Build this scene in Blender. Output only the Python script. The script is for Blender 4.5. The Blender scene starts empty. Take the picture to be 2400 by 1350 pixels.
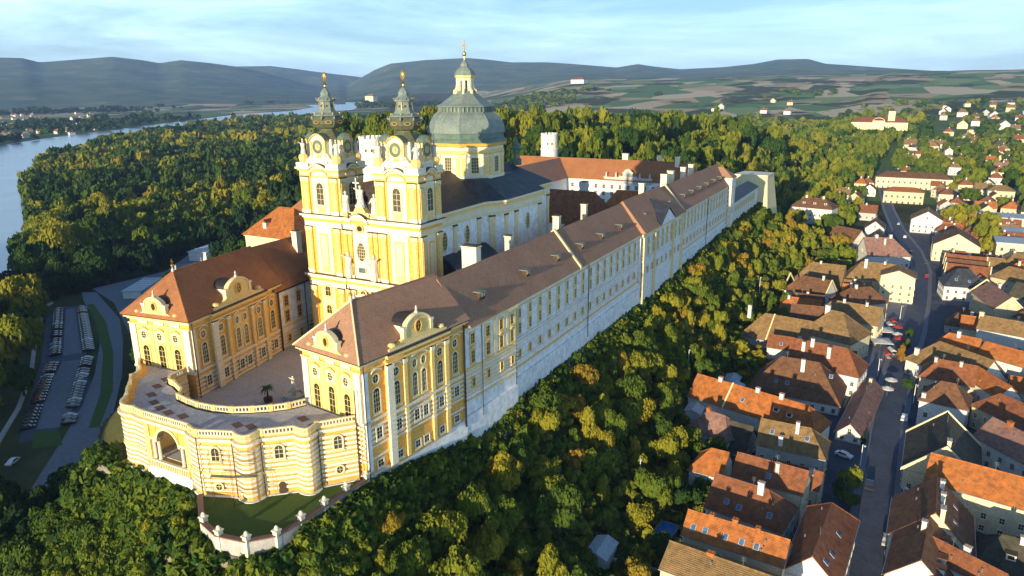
import bpy, math, random
import numpy as np
from mathutils import Vector, Matrix
random.seed(7)
scene=bpy.context.scene
COL=scene.collection
R=math.radians
HAZE=True; EXPO=0.62
# ------------------------------------------------------------------ materials
def nodes(name):
    m=bpy.data.materials.new(name); m.use_nodes=True
    nt=m.node_tree; b=nt.nodes['Principled BSDF']
    return m,nt,b
def nd(nt,t,**k):
    n=nt.nodes.new(t)
    for a,v in k.items():
        if a in ('operation','blend_type','data_type','noise_dimensions','feature','interpolation','wave_type','bands_direction','attribute_name','attribute_type','vector_type','distance'): setattr(n,a,v)
        else: n.inputs[a].default_value=v
    return n
def ramp(nt,fac,stops):
    r=nt.nodes.new('ShaderNodeValToRGB'); e=r.color_ramp.elements
    while len(e)<len(stops): e.new(0.5)
    for i,(p,c) in enumerate(stops): e[i].position=p; e[i].color=(*c,1)
    nt.links.new(fac,r.inputs['Fac']); return r.outputs['Color']
def pm(name,c1,c2=None,scale=.35,rough=.85,metal=0,bump=0,fine=None,spec=.3,lines=None):
    """two-tone noise mottled surface, metres in object space; lines=(axis scale, strength) adds fine coursing as relief"""
    m,nt,b=nodes(name); L=nt.links
    tc=nt.nodes.new('ShaderNodeTexCoord')
    c2=c2 or tuple(x*.75 for x in c1)
    n=nd(nt,'ShaderNodeTexNoise',Scale=scale,Detail=6.,Roughness=.65); L.new(tc.outputs['Object'],n.inputs['Vector'])
    col=ramp(nt,n.outputs['Fac'],[(.3,c1),(.72,c2)])
    n2=nd(nt,'ShaderNodeTexNoise',Scale=fine or scale*9,Detail=3.); L.new(tc.outputs['Object'],n2.inputs['Vector'])
    if lines:
        n3=nd(nt,'ShaderNodeTexNoise',Scale=.9,Detail=2.); L.new(tc.outputs['Object'],n3.inputs['Vector']); st=ramp(nt,n3.outputs['Fac'],[(.36,(.55,.56,.52)),(.5,(1,1,1)),(.66,(1.3,1.22,1.1))])
        m3=nd(nt,'ShaderNodeMix',data_type='RGBA',blend_type='MULTIPLY'); m3.inputs['Factor'].default_value=.18 if 'abbey' in name else .55; L.new(col,m3.inputs['A']); L.new(st,m3.inputs['B']); col=m3.outputs['Result']
    mx=nd(nt,'ShaderNodeMix',data_type='RGBA',blend_type='MULTIPLY'); mx.inputs['Factor'].default_value=.55
    g=ramp(nt,n2.outputs['Fac'],[(.3,(.62,.62,.62)),(.7,(1.25,1.25,1.25))])
    L.new(col,mx.inputs['A']); L.new(g,mx.inputs['B']); L.new(mx.outputs['Result'],b.inputs['Base Color'])
    b.inputs['Roughness'].default_value=rough; b.inputs['Metallic'].default_value=metal
    b.inputs['Specular IOR Level'].default_value=spec
    if bump or lines:
        bp=nd(nt,'ShaderNodeBump',Strength=bump or .3,Distance=.1)
        if lines:
            w=nd(nt,'ShaderNodeTexWave',wave_type='BANDS',bands_direction='Z',Scale=lines,Distortion=.6,Detail=1.); L.new(tc.outputs['Object'],w.inputs['Vector'])
            ad=nd(nt,'ShaderNodeMath',operation='ADD'); L.new(w.outputs['Fac'],ad.inputs[0]); L.new(n2.outputs['Fac'],ad.inputs[1]); L.new(ad.outputs[0],bp.inputs['Height'])
        else: L.new(n2.outputs['Fac'],bp.inputs['Height'])
        L.new(bp.outputs['Normal'],b.inputs['Normal'])
    return m
M={}
M['yel']=pm('yellow_stucco',(.80,.455,.095),(.72,.395,.08),.25)
M['yel2']=pm('pale_yellow_stucco',(.84,.61,.23),(.77,.54,.19),.3)
M['white']=pm('white_stucco',(.80,.74,.56),(.72,.66,.49),.4)
M['cream']=pm('cream_stucco',(.82,.70,.40),(.74,.61,.33),.4)
M['swhite']=pm('white_limewash',(.82,.84,.84),(.73,.75,.75),.10)
M['oran']=pm('orange_roof_tile',(.50,.175,.04),(.32,.11,.035),.5,.85,bump=.5,lines=1.6,fine=4)
M['obro']=pm('red_brown_roof_tile',(.30,.11,.045),(.20,.08,.04),.4,.85,bump=.5,lines=1.6,fine=4)
M['brow']=pm('brown_roof_tile',(.22,.105,.05),(.12,.065,.04),.35,.9,bump=.5,lines=1.6,fine=4)
M['purp']=pm('plum_grey_roof_tile',(.33,.19,.15),(.22,.12,.10),.2,.9,bump=.4,lines=1.6,fine=4)
M['tan']=pm('weathered_tan_roof_tile',(.30,.19,.08),(.19,.12,.055),.35,.9,bump=.5,lines=1.6,fine=4)
M['dark']=pm('dark_mossy_roof_tile',(.10,.085,.06),(.055,.055,.04),.35,.9,bump=.5,lines=1.6,fine=4)
M['slate']=pm('slate_roof',(.055,.07,.09),(.028,.032,.04),.3,.55,bump=.4,lines=1.6,fine=4)
M['slbr']=pm('rusty_slate_roof',(.075,.055,.045),(.03,.03,.034),.3,.6,bump=.4,lines=1.6,fine=4)
M['ared']=pm('abbey_red_roof_tile',(.40,.165,.065),(.29,.12,.055),.15,.9,bump=.4,lines=1.6,fine=4)
M['aplum']=pm('abbey_plum_roof_tile',(.40,.225,.14),(.32,.175,.11),.12,.9,bump=.4,lines=1.6,fine=4)
M['cop']=pm('verdigris_copper',(.14,.19,.175),(.225,.265,.23),.5,.5,0.0,fine=2.5)
M['copd']=pm('dark_verdigris_copper',(.07,.12,.10),(.16,.22,.17),.6,.45,0.0)
M['gold']=pm('gilding',(.80,.50,.14),(.65,.38,.10),2,.32,1.0)
M['stone']=pm('pale_statue_stone',(.62,.60,.55),(.45,.44,.40),1.2,.9,bump=.4)
M['gutter']=pm('dark_gutter_metal',(.03,.028,.03),(.05,.045,.045),2,.5)
M['pave']=pm('courtyard_paving',(.46,.46,.48),(.36,.365,.39),.3,.9,fine=2)
M['gravelred']=pm('red_terrace_slab',(.22,.12,.09),(.16,.09,.07),1,.9)
M['asph']=pm('asphalt',(.085,.100,.140),(.055,.068,.098),.15,.8,fine=1.5)
M['kerb']=pm('kerb_paving_stone',(.20,.215,.25),(.145,.155,.185),.8,.9)
M['grass']=pm('lawn_grass',(.05,.10,.014),(.075,.12,.02),.6,.95,bump=.6)
M['rock']=pm('rock_face',(.30,.26,.20),(.14,.12,.09),.4,.95,bump=1)
M['wall']=pm('old_garden_wall',(.50,.48,.44),(.36,.34,.31),.5,.95)
M['green']=pm('pale_green_house_paint',(.36,.50,.38),(.32,.46,.36),.5)
M['hw_w']=pm('house_white_plaster',(.78,.77,.72),(.66,.65,.60),.3)
M['hw_c']=pm('house_cream_plaster',(.80,.70,.47),(.72,.61,.38),.3)
M['hw_y']=pm('house_buff_plaster',(.66,.56,.38),(.54,.46,.31),.3)
M['hw_g']=pm('house_grey_plaster',(.52,.53,.52),(.42,.43,.42),.3)
M['wood']=pm('dark_timber',(.09,.055,.03),(.06,.04,.025),2,.8)
M['metal']=pm('painted_steel',(.32,.33,.35),(.26,.27,.29),2,.4,.5)
M['lampw']=pm('white_lamp_post_paint',(.75,.76,.76),(.7,.7,.7),2,.4)
M['flat']=pm('pale_flat_roof_sheet',(.50,.54,.58),(.40,.44,.48),.2,.7)
M['bark']=pm('tree_bark',(.07,.05,.035),(.045,.035,.025),2,.95)
M['canvas']=pm('pale_awning_canvas',(.60,.60,.58),(.5,.5,.48),1,.9)
M['redc']=pm('red_awning_canvas',(.45,.05,.03),(.38,.04,.03),1,.9)
def glass(name,c,rough=.12):
    m,nt,b=nodes(name); L=nt.links
    tc=nt.nodes.new('ShaderNodeTexCoord'); n=nd(nt,'ShaderNodeTexNoise',Scale=1.3,Detail=2.); L.new(tc.outputs['Object'],n.inputs['Vector'])
    L.new(ramp(nt,n.outputs['Fac'],[(.35,c),(.7,tuple(x*1.9 for x in c))]),b.inputs['Base Color'])
    b.inputs['Roughness'].default_value=rough; b.inputs['Specular IOR Level'].default_value=.6
    return m
M['glass']=glass('dark_window_glass',(.035,.032,.025))
M['sky_glass']=glass('skylight_glass',(.05,.10,.2),.05)
M['blind']=pm('grey_window_lattice',(.10,.092,.065),(.05,.048,.038),3,.5)
M['door_glass']=glass('dark_door_glass',(.02,.022,.012))
M['bronze']=pm('dark_bronze_helm',(.10,.12,.08),(.20,.19,.10),1.2,.45,.3)
M['gab']=pm('gable_stucco',(.80,.60,.25),(.72,.52,.19),.5)
M['clock']=pm('clock_face_gilt',(.55,.50,.22),(.30,.32,.18),2.2,.5)
# ------------------------------------------------------------------ object helpers
def tag(o,label=None,cat=None,group=None,kind=None):
    if label: o['label']=label
    if cat: o['category']=cat
    if group: o['group']=group
    if kind: o['kind']=kind
    return o
def thing(name,label,cat,loc=(0,0,0),rz=0,group=None):
    o=bpy.data.objects.new(name,None); COL.objects.link(o); o.empty_display_size=.5
    o.location=loc; o.rotation_euler=(0,0,rz); return tag(o,label,cat,group)
def fr(O,U,z=0):
    """frame of a wall seen from outside: origin O, U to the right, N outward"""
    l=math.hypot(*U); u=(U[0]/l,U[1]/l); return (O[0],O[1],z,u[0],u[1],u[1],-u[0])
def fp(F,u,n,z): return (F[0]+F[3]*u+F[5]*n, F[1]+F[4]*u+F[6]*n, F[2]+z)
ID=(0,0,0,1,0,0,1)
class MB:
    def __init__(s): s.v=[];s.f=[];s.m=[];s.mats=[]
    def mi(s,k):
        if k not in s.mats: s.mats.append(k)
        return s.mats.index(k)
    def add(s,vs,fs,k):
        b=len(s.v); s.v+=list(vs); i=s.mi(k)
        for f in fs: s.f.append([b+j for j in f]); s.m.append(i)
    def box(s,F,u0,u1,n0,n1,z0,z1,k):
        vs=[fp(F,u,n,z) for z in (z0,z1) for n in (n0,n1) for u in (u0,u1)]
        s.add(vs,[(0,2,3,1),(4,5,7,6),(0,1,5,4),(2,6,7,3),(0,4,6,2),(1,3,7,5)],k)
    def poly(s,pts,k): s.add(pts,[list(range(len(pts)))],k)
    def prism(s,pts,z0,z1,k,cap=None):
        n=len(pts); vs=[(x,y,z0) for x,y in pts]+[(x,y,z1) for x,y in pts]
        s.add(vs,[(i,(i+1)%n,n+(i+1)%n,n+i) for i in range(n)],k)
        s.add([(x,y,z1) for x,y in pts],[list(range(n))],cap or k); s.add([(x,y,z0) for x,y in pts],[list(range(n))[::-1]],k)
    def fprism(s,F,pts,n0,n1,k):
        """polygon in (u,z) on a wall frame, extruded n0..n1"""
        m=len(pts); a=[fp(F,u,n0,z) for u,z in pts]; b=[fp(F,u,n1,z) for u,z in pts]
        s.add(a+b,[(i,(i+1)%m,m+(i+1)%m,m+i) for i in range(m)]+[list(range(m))[::-1],list(range(m,2*m))],k)
    def farc(s,F,uc,z,w,rise,th,n0,n1,k,seg=10):
        """curved hood moulding over an opening"""
        up=[];lo=[]
        for i in range(seg+1):
            t=i/seg; u=uc-w/2+w*t; h=rise*math.sin(math.pi*t)**.8
            up.append((u,z+h+th)); lo.append((u,z+h))
        for i in range(seg): s.fprism(F,[lo[i],lo[i+1],up[i+1],up[i]],n0,n1,k)
    def lathe(s,cx,cy,prof,k,n=16,a0=0,cap=True,sx=1,sy=1):
        vs=[]
        for r,z in prof:
            for i in range(n):
                a=a0+2*math.pi*i/n; vs.append((cx+r*sx*math.cos(a),cy+r*sy*math.sin(a),z))
        fs=[]
        for j in range(len(prof)-1):
            for i in range(n):
                fs.append((j*n+i,j*n+(i+1)%n,(j+1)*n+(i+1)%n,(j+1)*n+i))
        s.add(vs,fs,k)
        if cap:
            s.add(vs[-n:],[list(range(n))],k); s.add(vs[:n],[list(range(n))[::-1]],k)
    def tube(s,a,b,r0,r1,k,n=6):
        a=Vector(a);b=Vector(b);d=(b-a).normalized(); x=d.orthogonal().normalized(); y=d.cross(x)
        vs=[];
        for p,r in ((a,r0),(b,r1)):
            for i in range(n): t=2*math.pi*i/n; vs.append(tuple(p+(x*math.cos(t)+y*math.sin(t))*r))
        s.add(vs,[(i,(i+1)%n,n+(i+1)%n,n+i) for i in range(n)]+[list(range(n))[::-1],list(range(n,2*n))],k)
    def blob(s,c,r,k,n=8,m=5):
        prof=[(math.sin(math.pi*j/m)*r[0] or .001,-math.cos(math.pi*j/m)*r[2]) for j in range(m+1)]
        vs=[(c[0]+q*math.cos(2*math.pi*i/n),c[1]+q*r[1]/r[0]*math.sin(2*math.pi*i/n),c[2]+z) for q,z in prof for i in range(n)]
        s.add(vs,[(j*n+i,j*n+(i+1)%n,(j+1)*n+(i+1)%n,(j+1)*n+i) for j in range(m) for i in range(n)],k)
    def split(s,name,parent):
        """one object per cluster of touching pieces"""
        n=len(s.v); root=list(range(n))
        def find(i):
            while root[i]!=i: root[i]=root[root[i]]; i=root[i]
            return i
        for f in s.f:
            a=find(f[0])
            for j in f[1:]: root[find(j)]=a
        comp={}
        for i in range(n): comp.setdefault(find(i),[]).append(i)
        ks=list(comp); bb=[]
        for k in ks:
            P=[s.v[i] for i in comp[k]]; bb.append([min(p[a] for p in P)-.04 for a in range(3)]+[max(p[a] for p in P)+.04 for a in range(3)])
        g=list(range(len(ks)))
        def fg(i):
            while g[i]!=i: i=g[i]
            return i
        for i in range(len(ks)):
            for j in range(i):
                if all(bb[i][a]<bb[j][a+3] and bb[j][a]<bb[i][a+3] for a in range(3)): g[fg(i)]=fg(j)
        own={}
        for i,k in enumerate(ks): own[k]=fg(i)
        out={}
        for f,m in zip(s.f,s.m):
            o=out.setdefault(own[find(f[0])],(MB(),{})); mb,mp=o; nf=[]
            for j in f:
                if j not in mp: mp[j]=len(mb.v); mb.v.append(s.v[j])
                nf.append(mp[j])
            mb.f.append(nf); mb.m.append(mb.mi(s.mats[m]))
        return [o[0].build(name,parent) for o in out.values()]
    def build(s,name,parent=None,smooth=False):
        me=bpy.data.meshes.new(name)
        off=Vector((0,0,0))
        if parent is not None and not parent.get('_local'):
            p=parent
            while p is not None: off+=p.location; p=p.parent
        me.from_pydata([(x-off.x,y-off.y,z-off.z) for x,y,z in s.v],[],s.f)
        for k in s.mats: me.materials.append(M[k])
        me.polygons.foreach_set('material_index',s.m)
        if smooth: me.polygons.foreach_set('use_smooth',[True]*len(s.f))
        me.update()
        o=bpy.data.objects.new(name,me); COL.objects.link(o)
        if parent is not None:
            o.parent=parent
            if parent.get('_local'): o['_local']=1
        return o
def inst(name,me,parent,loc,rz):
    o=bpy.data.objects.new(name,me); COL.objects.link(o); 
    off=Vector((0,0,0)); p=parent
    if parent is not None and not parent.get('_local'):
        while p is not None: off+=p.location; p=p.parent
    o.parent=parent; o.location=Vector(loc)-off; o.rotation_euler=(0,0,rz); return o
# ------------------------------------------------------------------ windows (template: u=+x, outward=-y, z up, origin at sill centre)
WF=(0,0,0,1,0,0,-1)
def wshape(w,h,kind,g=0):
    w2=w/2+g
    if kind=='rect': return [(-w2,-g),(w2,-g),(w2,h+g),(-w2,h+g)]
    if kind=='oval': return [(w2*math.cos(2*math.pi*i/18),h/2+(h/2+g)*math.sin(2*math.pi*i/18)) for i in range(18)]
    if kind=='arch':
        r=w2; c=h+g-min(r,h*.4)
        return [(-w2,-g),(w2,-g)]+[(w2*math.cos(math.pi*i/8),c+min(r,h*.4)*math.sin(math.pi*i/8)) for i in range(9)]
_wc={}
def wmesh(w,h,kind='rect',t=.2,frame='white',pane='glass',bars=(1,2),hood=None,sill=True):
    key=(w,h,kind,t,frame,pane,bars,hood,sill)
    if key in _wc: return _wc[key]
    a=MB(); pi=wshape(w,h,kind); po=wshape(w,h,kind,t); n=len(pi)
    for i in range(n):
        j=(i+1)%n; a.fprism(WF,[pi[i],pi[j],po[j],po[i]],0.02,.16,frame)
    if hood: a.farc(WF,0,h+t+.15,w+2*t+.3,.35,.22,.02,.4,hood)
    if sill and kind!='oval': a.box(WF,-w/2-t-.1,w/2+t+.1,.02,.3,-t-.14,-t+.02,frame)
    b=MB(); b.poly([fp(WF,u,.04,z) for u,z in pi],pane)
    bx,bz=bars
    for i in range(1,bx+1):
        u=-w/2+w*i/(bx+1); hh=h*(.97 if kind=='rect' else .88); z0=0 if kind!='oval' else h*.1
        b.box(WF,u-.035,u+.035,.05,.10,z0+.01,hh,frame)
    for i in range(1,bz+1):
        z=h*i/(bz+1); b.box(WF,-w/2*.95,w/2*.95,.052,.09,z-.035,z+.035,frame)
    def mk(mb,nm):
        me=bpy.data.meshes.new(nm); me.from_pydata(mb.v,[],mb.f)
        for k in mb.mats: me.materials.append(M[k])
        me.polygons.foreach_set('material_index',mb.m); me.update(); return me
    c=MB(); c.v=a.v+b.v; c.f=a.f+[[i+len(a.v) for i in f] for f in b.f]; c.mats=list(a.mats)
    c.m=list(a.m)+[c.mi(b.mats[i]) for i in b.m]
    _wc[key]=(mk(a,'window_frame'),mk(b,'pane'),mk(c,'window')); return _wc[key]
def win(parent,F,u,z,spec,split=False,name='window',n=0.0):
    fm,pm_,cm=wmesh(**spec); rz=math.atan2(F[4],F[3]); loc=fp(F,u,n,z)
    if split:
        o=inst(name,fm,parent,loc,rz); p=bpy.data.objects.new('pane',pm_); COL.objects.link(p); p.parent=o
    else: o=inst(name,cm,parent,loc,rz)
    return o

# =================================================================== ABBEY CHURCH
def statue_mb(mb,x,y,z,h,k='stone',arm=1,gilt=False):
    """robed standing figure: one tapering body with shoulders, head, raised arm"""
    s=h/2.0
    mb.lathe(x,y,[(.42*s,z),(.40*s,z+.3*s),(.30*s,z+.9*s),(.36*s,z+1.35*s),(.30*s,z+1.6*s),(.10*s,z+1.68*s),(.09*s,z+1.72*s)],k,8,sx=.8)
    mb.blob((x,y,z+1.86*s),(.15*s,.15*s,.18*s),k,8,5)
    mb.tube((x,y+.28*s*arm,z+1.5*s),(x-.25*s,y+.62*s*arm,z+1.75*s),.11*s,.07*s,k,6)
    mb.tube((x,y-.28*s*arm,z+1.5*s),(x-.3*s,y-.42*s*arm,z+1.05*s),.11*s,.07*s,k,6)
CH=thing('abbey_church','twin-towered yellow and white baroque church with a green octagonal dome','church',(0,0,0))
body=MB()
# nave, transept, choir walls
def walls(mb,pts,z0,z1): mb.prism(pts,z0,z1,'swhite')
foot=[(7,-13),(30,-13),(32,-13.6),(34,-15.2),(36,-16.3),(57,-16.3),(57,-11.5),(72,-11.5),(72,11.5),(57,11.5),(57,16.3),(36,16.3),(34,15.2),(32,13.6),(30,13),(7,13)]
walls(body,foot,-.5,30.2)
def offp(pts,d):
    n=len(pts); out=[]
    for i in range(n):
        a=Vector(pts[i-1]);b=Vector(pts[i]);c=Vector(pts[(i+1)%n])
        d1=(b-a).normalized();d2=(c-b).normalized(); n1=Vector((d1.y,-d1.x));n2=Vector((d2.y,-d2.x)); q=(n1+n2)
        if q.length<1e-6: q=n1
        q=q/max(.35,(1+n1.dot(n2))); out.append((b.x+q.x*d,b.y+q.y*d))
    return out
for d,z0,z1,k in ((.25,28.6,29.2,'cream'),(.18,29.2,30.4,'white'),(.35,30.4,31.0,'cream'),(.7,31.0,31.6,'yel2'),(.95,31.6,32.1,'white')):
    body.prism(offp(foot,d),z0,z1,k)
body.build('nave_wall',CH)
pil=MB()
def spil(F,u,w=1.3,z0=0,z1=28.6,n=.28,k='cream'):
    pil.box(F,u-w/2,u+w/2,0,n,z0,z1,k); pil.box(F,u-w/2-.15,u+w/2+.15,0,n+.15,z1-.5,z1-.1,'gutter'); pil.box(F,u-w/2-.1,u+w/2+.1,0,n+.1,z1-1.5,z1-.5,k)
FS=fr((8,-13),(1,0)); FT=fr((36,-16.3),(1,0))
for u in (1.0,10,20.8): spil(FS,u)
for u in (.8,6.2,19.8): spil(FT,u,1.5)
FC=fr((57,-11.5),(1,0))
for u in (1.2,14): spil(FC,u)
FW2=fr((36,16.3),(0,-1))
spil(fr((32,-13.6),(2,-1.6)),1.3,1.5)
FE=fr((72,-11.5),(0,1))
for u in (1,7.5,15.5,22): spil(FE,u)
pil.split('pilaster',CH)
OV=dict(w=1.9,h=4.2,kind='oval',t=.35,frame='cream',pane='blind',bars=(2,4))
for u in (5.6,15.4): win(CH,FS,u,23.2,OV,True)
win(CH,FT,12.8,22.6,OV,True); win(CH,FC,7.6,22.8,OV,True)
for u in (4.5,11.5,18.5): win(CH,FE,u,20,dict(w=2,h=6,kind='arch',t=.3,frame='cream',pane='blind',bars=(2,5)))
# roofs
rf=MB()
def hiproof(mb,x0,x1,y0,y1,ze,r0,r1,zr,k,th=.25):
    """eave rectangle and ridge from r0 to r1 (points), any direction"""
    e=[(x0,y0,ze),(x1,y0,ze),(x1,y1,ze),(x0,y1,ze)]; a=(*r0,zr); b=(*r1,zr)
    if abs(r1[0]-r0[0])>=abs(r1[1]-r0[1]): mb.add(e+[a,b],[(0,1,5,4),(1,2,5),(2,3,4,5),(3,0,4),(3,2,1,0)],k)
    else: mb.add(e+[a,b],[(0,1,4),(1,2,5,4),(2,3,5),(3,0,4,5),(3,2,1,0)],k)
rf.add([(7,-14,32.1),(37,-14,32.1),(37,14,32.1),(7,14,32.1),(7,0,39.2),(44,0,38.4)],[(0,1,5,4),(3,4,5,2),(0,4,3)],'slbr')
rn=rf.build('nave_roof',CH)
rf=MB(); T=offp(foot,.95)
ft=[p for p in T if p[0]>29 and p[0]<59]
n=len(ft); 
ring=[(p[0],p[1],32.1) for p in ft]; inner=[(45+max(-9.5,min(9.5,(p[0]-45)*.75)),p[1]*.52,36.6) for p in ft]
rf.add(ring+inner,[(i,(i+1)%n,n+(i+1)%n,n+i) for i in range(n)]+[list(range(n,2*n))],'slate')
rf.build('transept_roof',CH)
an=MB(); an.box(ID,13,31,-19.2,-13,-1,17.5,'hw_g'); an.add([(12.5,-19.6,17.5),(31.5,-19.6,17.5),(31.5,-13.01,22.0),(12.5,-13.01,22.0),(12.5,-13.01,17.5),(31.5,-13.01,17.5)],[(0,1,2,3),(0,3,4),(1,5,2)],'slate'); an.build('side_chapel',CH)
rf=MB(); rf.add([(55,-12.5,32.1),(73,-12.5,32.1),(73,12.5,32.1),(55,12.5,32.1),(50,0,38.2),(66,0,38.2)],[(0,1,5,4),(1,2,5),(2,3,4,5)],'slate'); rf.build('choir_roof',CH)
# small ridge turret on the choir
tu=MB(); tx,ty=68.5,-2.6
tu.lathe(tx,ty,[(1.5,37),(1.5,38.6),(1.1,39)],'copd',8)
for i in range(8): a=i*math.pi/4; tu.tube((tx+.85*math.cos(a),ty+.85*math.sin(a),39),(tx+.85*math.cos(a),ty+.85*math.sin(a),41.6),.13,.13,'copd',4)
tu.lathe(tx,ty,[(1.5,41.5),(1.7,41.8),(1.3,42.3),(.9,42.9),(.45,43.6),(.15,44.6),(.08,45.6)],'copd',8)
tu.blob((tx,ty,45.8),(.28,.28,.3),'gold'); tu.box((tx,ty,0,1,0,0,1),-.06,.06,-.06,.06,46,47.4,'gold'); tu.box((tx,ty,0,0,1,1,0),-.35,.35,-.05,.05,46.7,46.85,'gold')
tu.build('ridge_turret',CH)
# dome
DX=45; A0=math.pi/8
dm=MB(); RC=9.75
dm.lathe(DX,0,[(RC+.35,33),(RC+.35,37.2),(RC,37.2),(RC,42.9)],'white',8,A0,cap=False)
dm.lathe(DX,0,[(RC+.1,42.7),(RC+.3,43.0),(RC+.3,43.6),(RC+.1,43.7)],'yel2',8,A0,cap=False)
dm.lathe(DX,0,[(RC+.15,43.7),(RC+.15,44.5)],'white',8,A0,cap=False)
dm.lathe(DX,0,[(RC+.2,44.5),(RC+.7,44.7),(RC+1.0,45.4),(RC+.9,45.5)],'yel',8,A0,cap=False)
dro=dm.build('drum',CH)
dp=MB()
for i in range(8):
    a=A0+i*math.pi/4; ca,sa=math.cos(a),math.sin(a)
    for s in (-1,1):
        b=a+s*math.pi/8; # face normal
        Fn=fr((DX+math.cos(b)*RC*math.cos(math.pi/8),math.sin(b)*RC*math.cos(math.pi/8)),(-math.sin(b),math.cos(b)))
        half=RC*math.sin(math.pi/8); u=-s*(half-.75)
        dp.box(Fn,u-.55,u+.55,0,.28,37.2,42.7,'yel2'); dp.box(Fn,u-.65,u+.65,0,.38,41.7,42.7,'cream')
        dp.box(Fn,u-.65,u+.65,0,.4,36.6,37.3,'white')
dp.split('drum_pilaster',CH)
for i in range(8):
    b=math.pi+i*math.pi/4
    Fn=fr((DX+math.cos(b)*RC*math.cos(math.pi/8),math.sin(b)*RC*math.cos(math.pi/8)),(-math.sin(b),math.cos(b)))
    if Fn[5]*math.cos(b)<0: pass
    win(CH,Fn,0,37.9,dict(w=1.9,h=3.9,kind='rect',t=.3,frame='cream',pane='blind',bars=(2,4),hood=None),True,n=.02)
cp=MB()
cp.lathe(DX,0,[(RC+1.15,45.5),(RC+1.0,45.9),(RC+.35,46.7),(RC+.2,47.9)],'copd',8,A0,cap=False)
cp.lathe(DX,0,[(RC+.75,47.9),(RC+.62,48.3),(RC+.45,49.2),(RC+.1,50.3),(RC-.5,51.4),(RC-1.4,52.4),(RC-2.2,52.95),(7.3,53.15)],'cop',8,A0,cap=False)
cp.lathe(DX,0,[(7.1,53.1),(7.1,54.4)],'copd',8,A0,cap=False)
cp.lathe(DX,0,[(7.9,54.4),(7.7,54.65),(6.4,55.3),(5.0,56.3),(3.8,57.2),(2.9,57.9)],'cop',8,A0)
for i in range(8):
    a=A0+i*math.pi/4
    pr_=[(RC+.65,48.3),(RC+.48,49.2),(RC+.13,50.3),(RC-.47,51.4),(RC-1.37,52.4),(7.4,53.1)]
    for p,q in zip(pr_,pr_[1:]): cp.tube((DX+p[0]*math.cos(a),p[0]*math.sin(a),p[1]),(DX+q[0]*math.cos(a),q[0]*math.sin(a),q[1]),.08,.08,'cop',5)
for i in range(40):
    a=i*2*math.pi/40; r=7.1*math.cos(math.pi/8)/math.cos((a-A0-math.pi/8+math.pi/8)%(math.pi/4)-math.pi/8)+.1
    cp.box((DX+r*math.cos(a),r*math.sin(a),0,-math.sin(a),math.cos(a),math.cos(a),math.sin(a)),-.18,.18,-.1,.25,53.15,54.35,'cop')
# standing seams
for i in range(8):
    for j in range(1,6):
        t=j/6; a1=A0+i*math.pi/4; a2=a1+math.pi/4
        pr_=[(RC+.62,48.3),(RC+.45,49.2),(RC+.1,50.3),(RC-.5,51.4),(RC-1.4,52.4),(RC-2.2,52.95)]
        P=[(DX+(math.cos(a1)*(1-t)+math.cos(a2)*t)*p[0],(math.sin(a1)*(1-t)+math.sin(a2)*t)*p[0],p[1]+.02) for p in pr_]
        for p,q in zip(P,P[1:]): cp.tube(p,q,.03,.03,'cop',4)
cp.build('dome',CH)
la=MB()
la.lathe(DX,0,[(2.7,57.7),(2.7,58.4),(1.55,58.4),(1.55,61.8)],'copd',8,A0,cap=False)
for i in range(8):
    a=A0+i*math.pi/4; F=(DX+2.05*math.cos(a),2.05*math.sin(a),0,-math.sin(a),math.cos(a),math.cos(a),math.sin(a))
    la.box(F,-.35,.35,-.45,.25,58.2,61.6,'white'); la.fprism((DX,0,0,math.cos(a),math.sin(a),-math.sin(a),math.cos(a)),[(2.0,57.6),(3.2,57.6),(3.1,58.5),(2.5,59.0),(2.3,60.2),(2.0,60.2)],-.25,.25,'cream')
    b=a+math.pi/8; F=(DX+2.0*math.cos(b),2.0*math.sin(b),0,-math.sin(b),math.cos(b),math.cos(b),math.sin(b)); la.box(F,-.6,.6,-.3,.1,61.0,61.6,'white')
la.lathe(DX,0,[(2.3,61.5),(2.6,61.8),(2.7,62.3)],'yel2',8,A0)
la.build('lantern',CH)
lc=MB(); lc.lathe(DX,0,[(2.85,62.3),(2.7,62.6),(2.35,63.4),(1.7,64.1),(1.05,64.5),(1.1,64.7),(.95,65.2),(.5,65.7),(.2,66.2)],'cop',8,A0)
lc.lathe(DX,0,[(.16,66),(.16,67.3)],'gold',8); lc.blob((DX,0,67.6),(.55,.55,.6),'gold',10,8)
lc.box((DX,0,0,0,-1,-1,0),-.1,.1,-.1,.1,68.1,71.0,'gold'); lc.box((DX,0,0,0,-1,-1,0),-.75,.75,-.1,.1,69.5,69.75,'gold'); lc.box((DX,0,0,0,-1,-1,0),-.45,.45,-.09,.09,70.1,70.3,'gold')
lc.build('lantern_cap',CH)
# ---- west front and towers
FW=fr((0,16.1),(0,-1)); W=32.2
HD='yel'
cen=MB()
cen.box(FW,10.9,21.3,-8,-.25,-.3,31.0,'yel')
def cornice(mb,F,u0,u1,z,step=1.0,n=0,top='gutter',ret=None):
    for a,z0,z1,k in ((.25,0,.45,'yel'),(.45,.45,.9,'white'),(.85,.9,1.35,'white'),(1.0,1.35,1.45,top)):
        mb.box(F,u0-a*step,u1+a*step,n,n+a,z+z0,z+z1,k)
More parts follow.
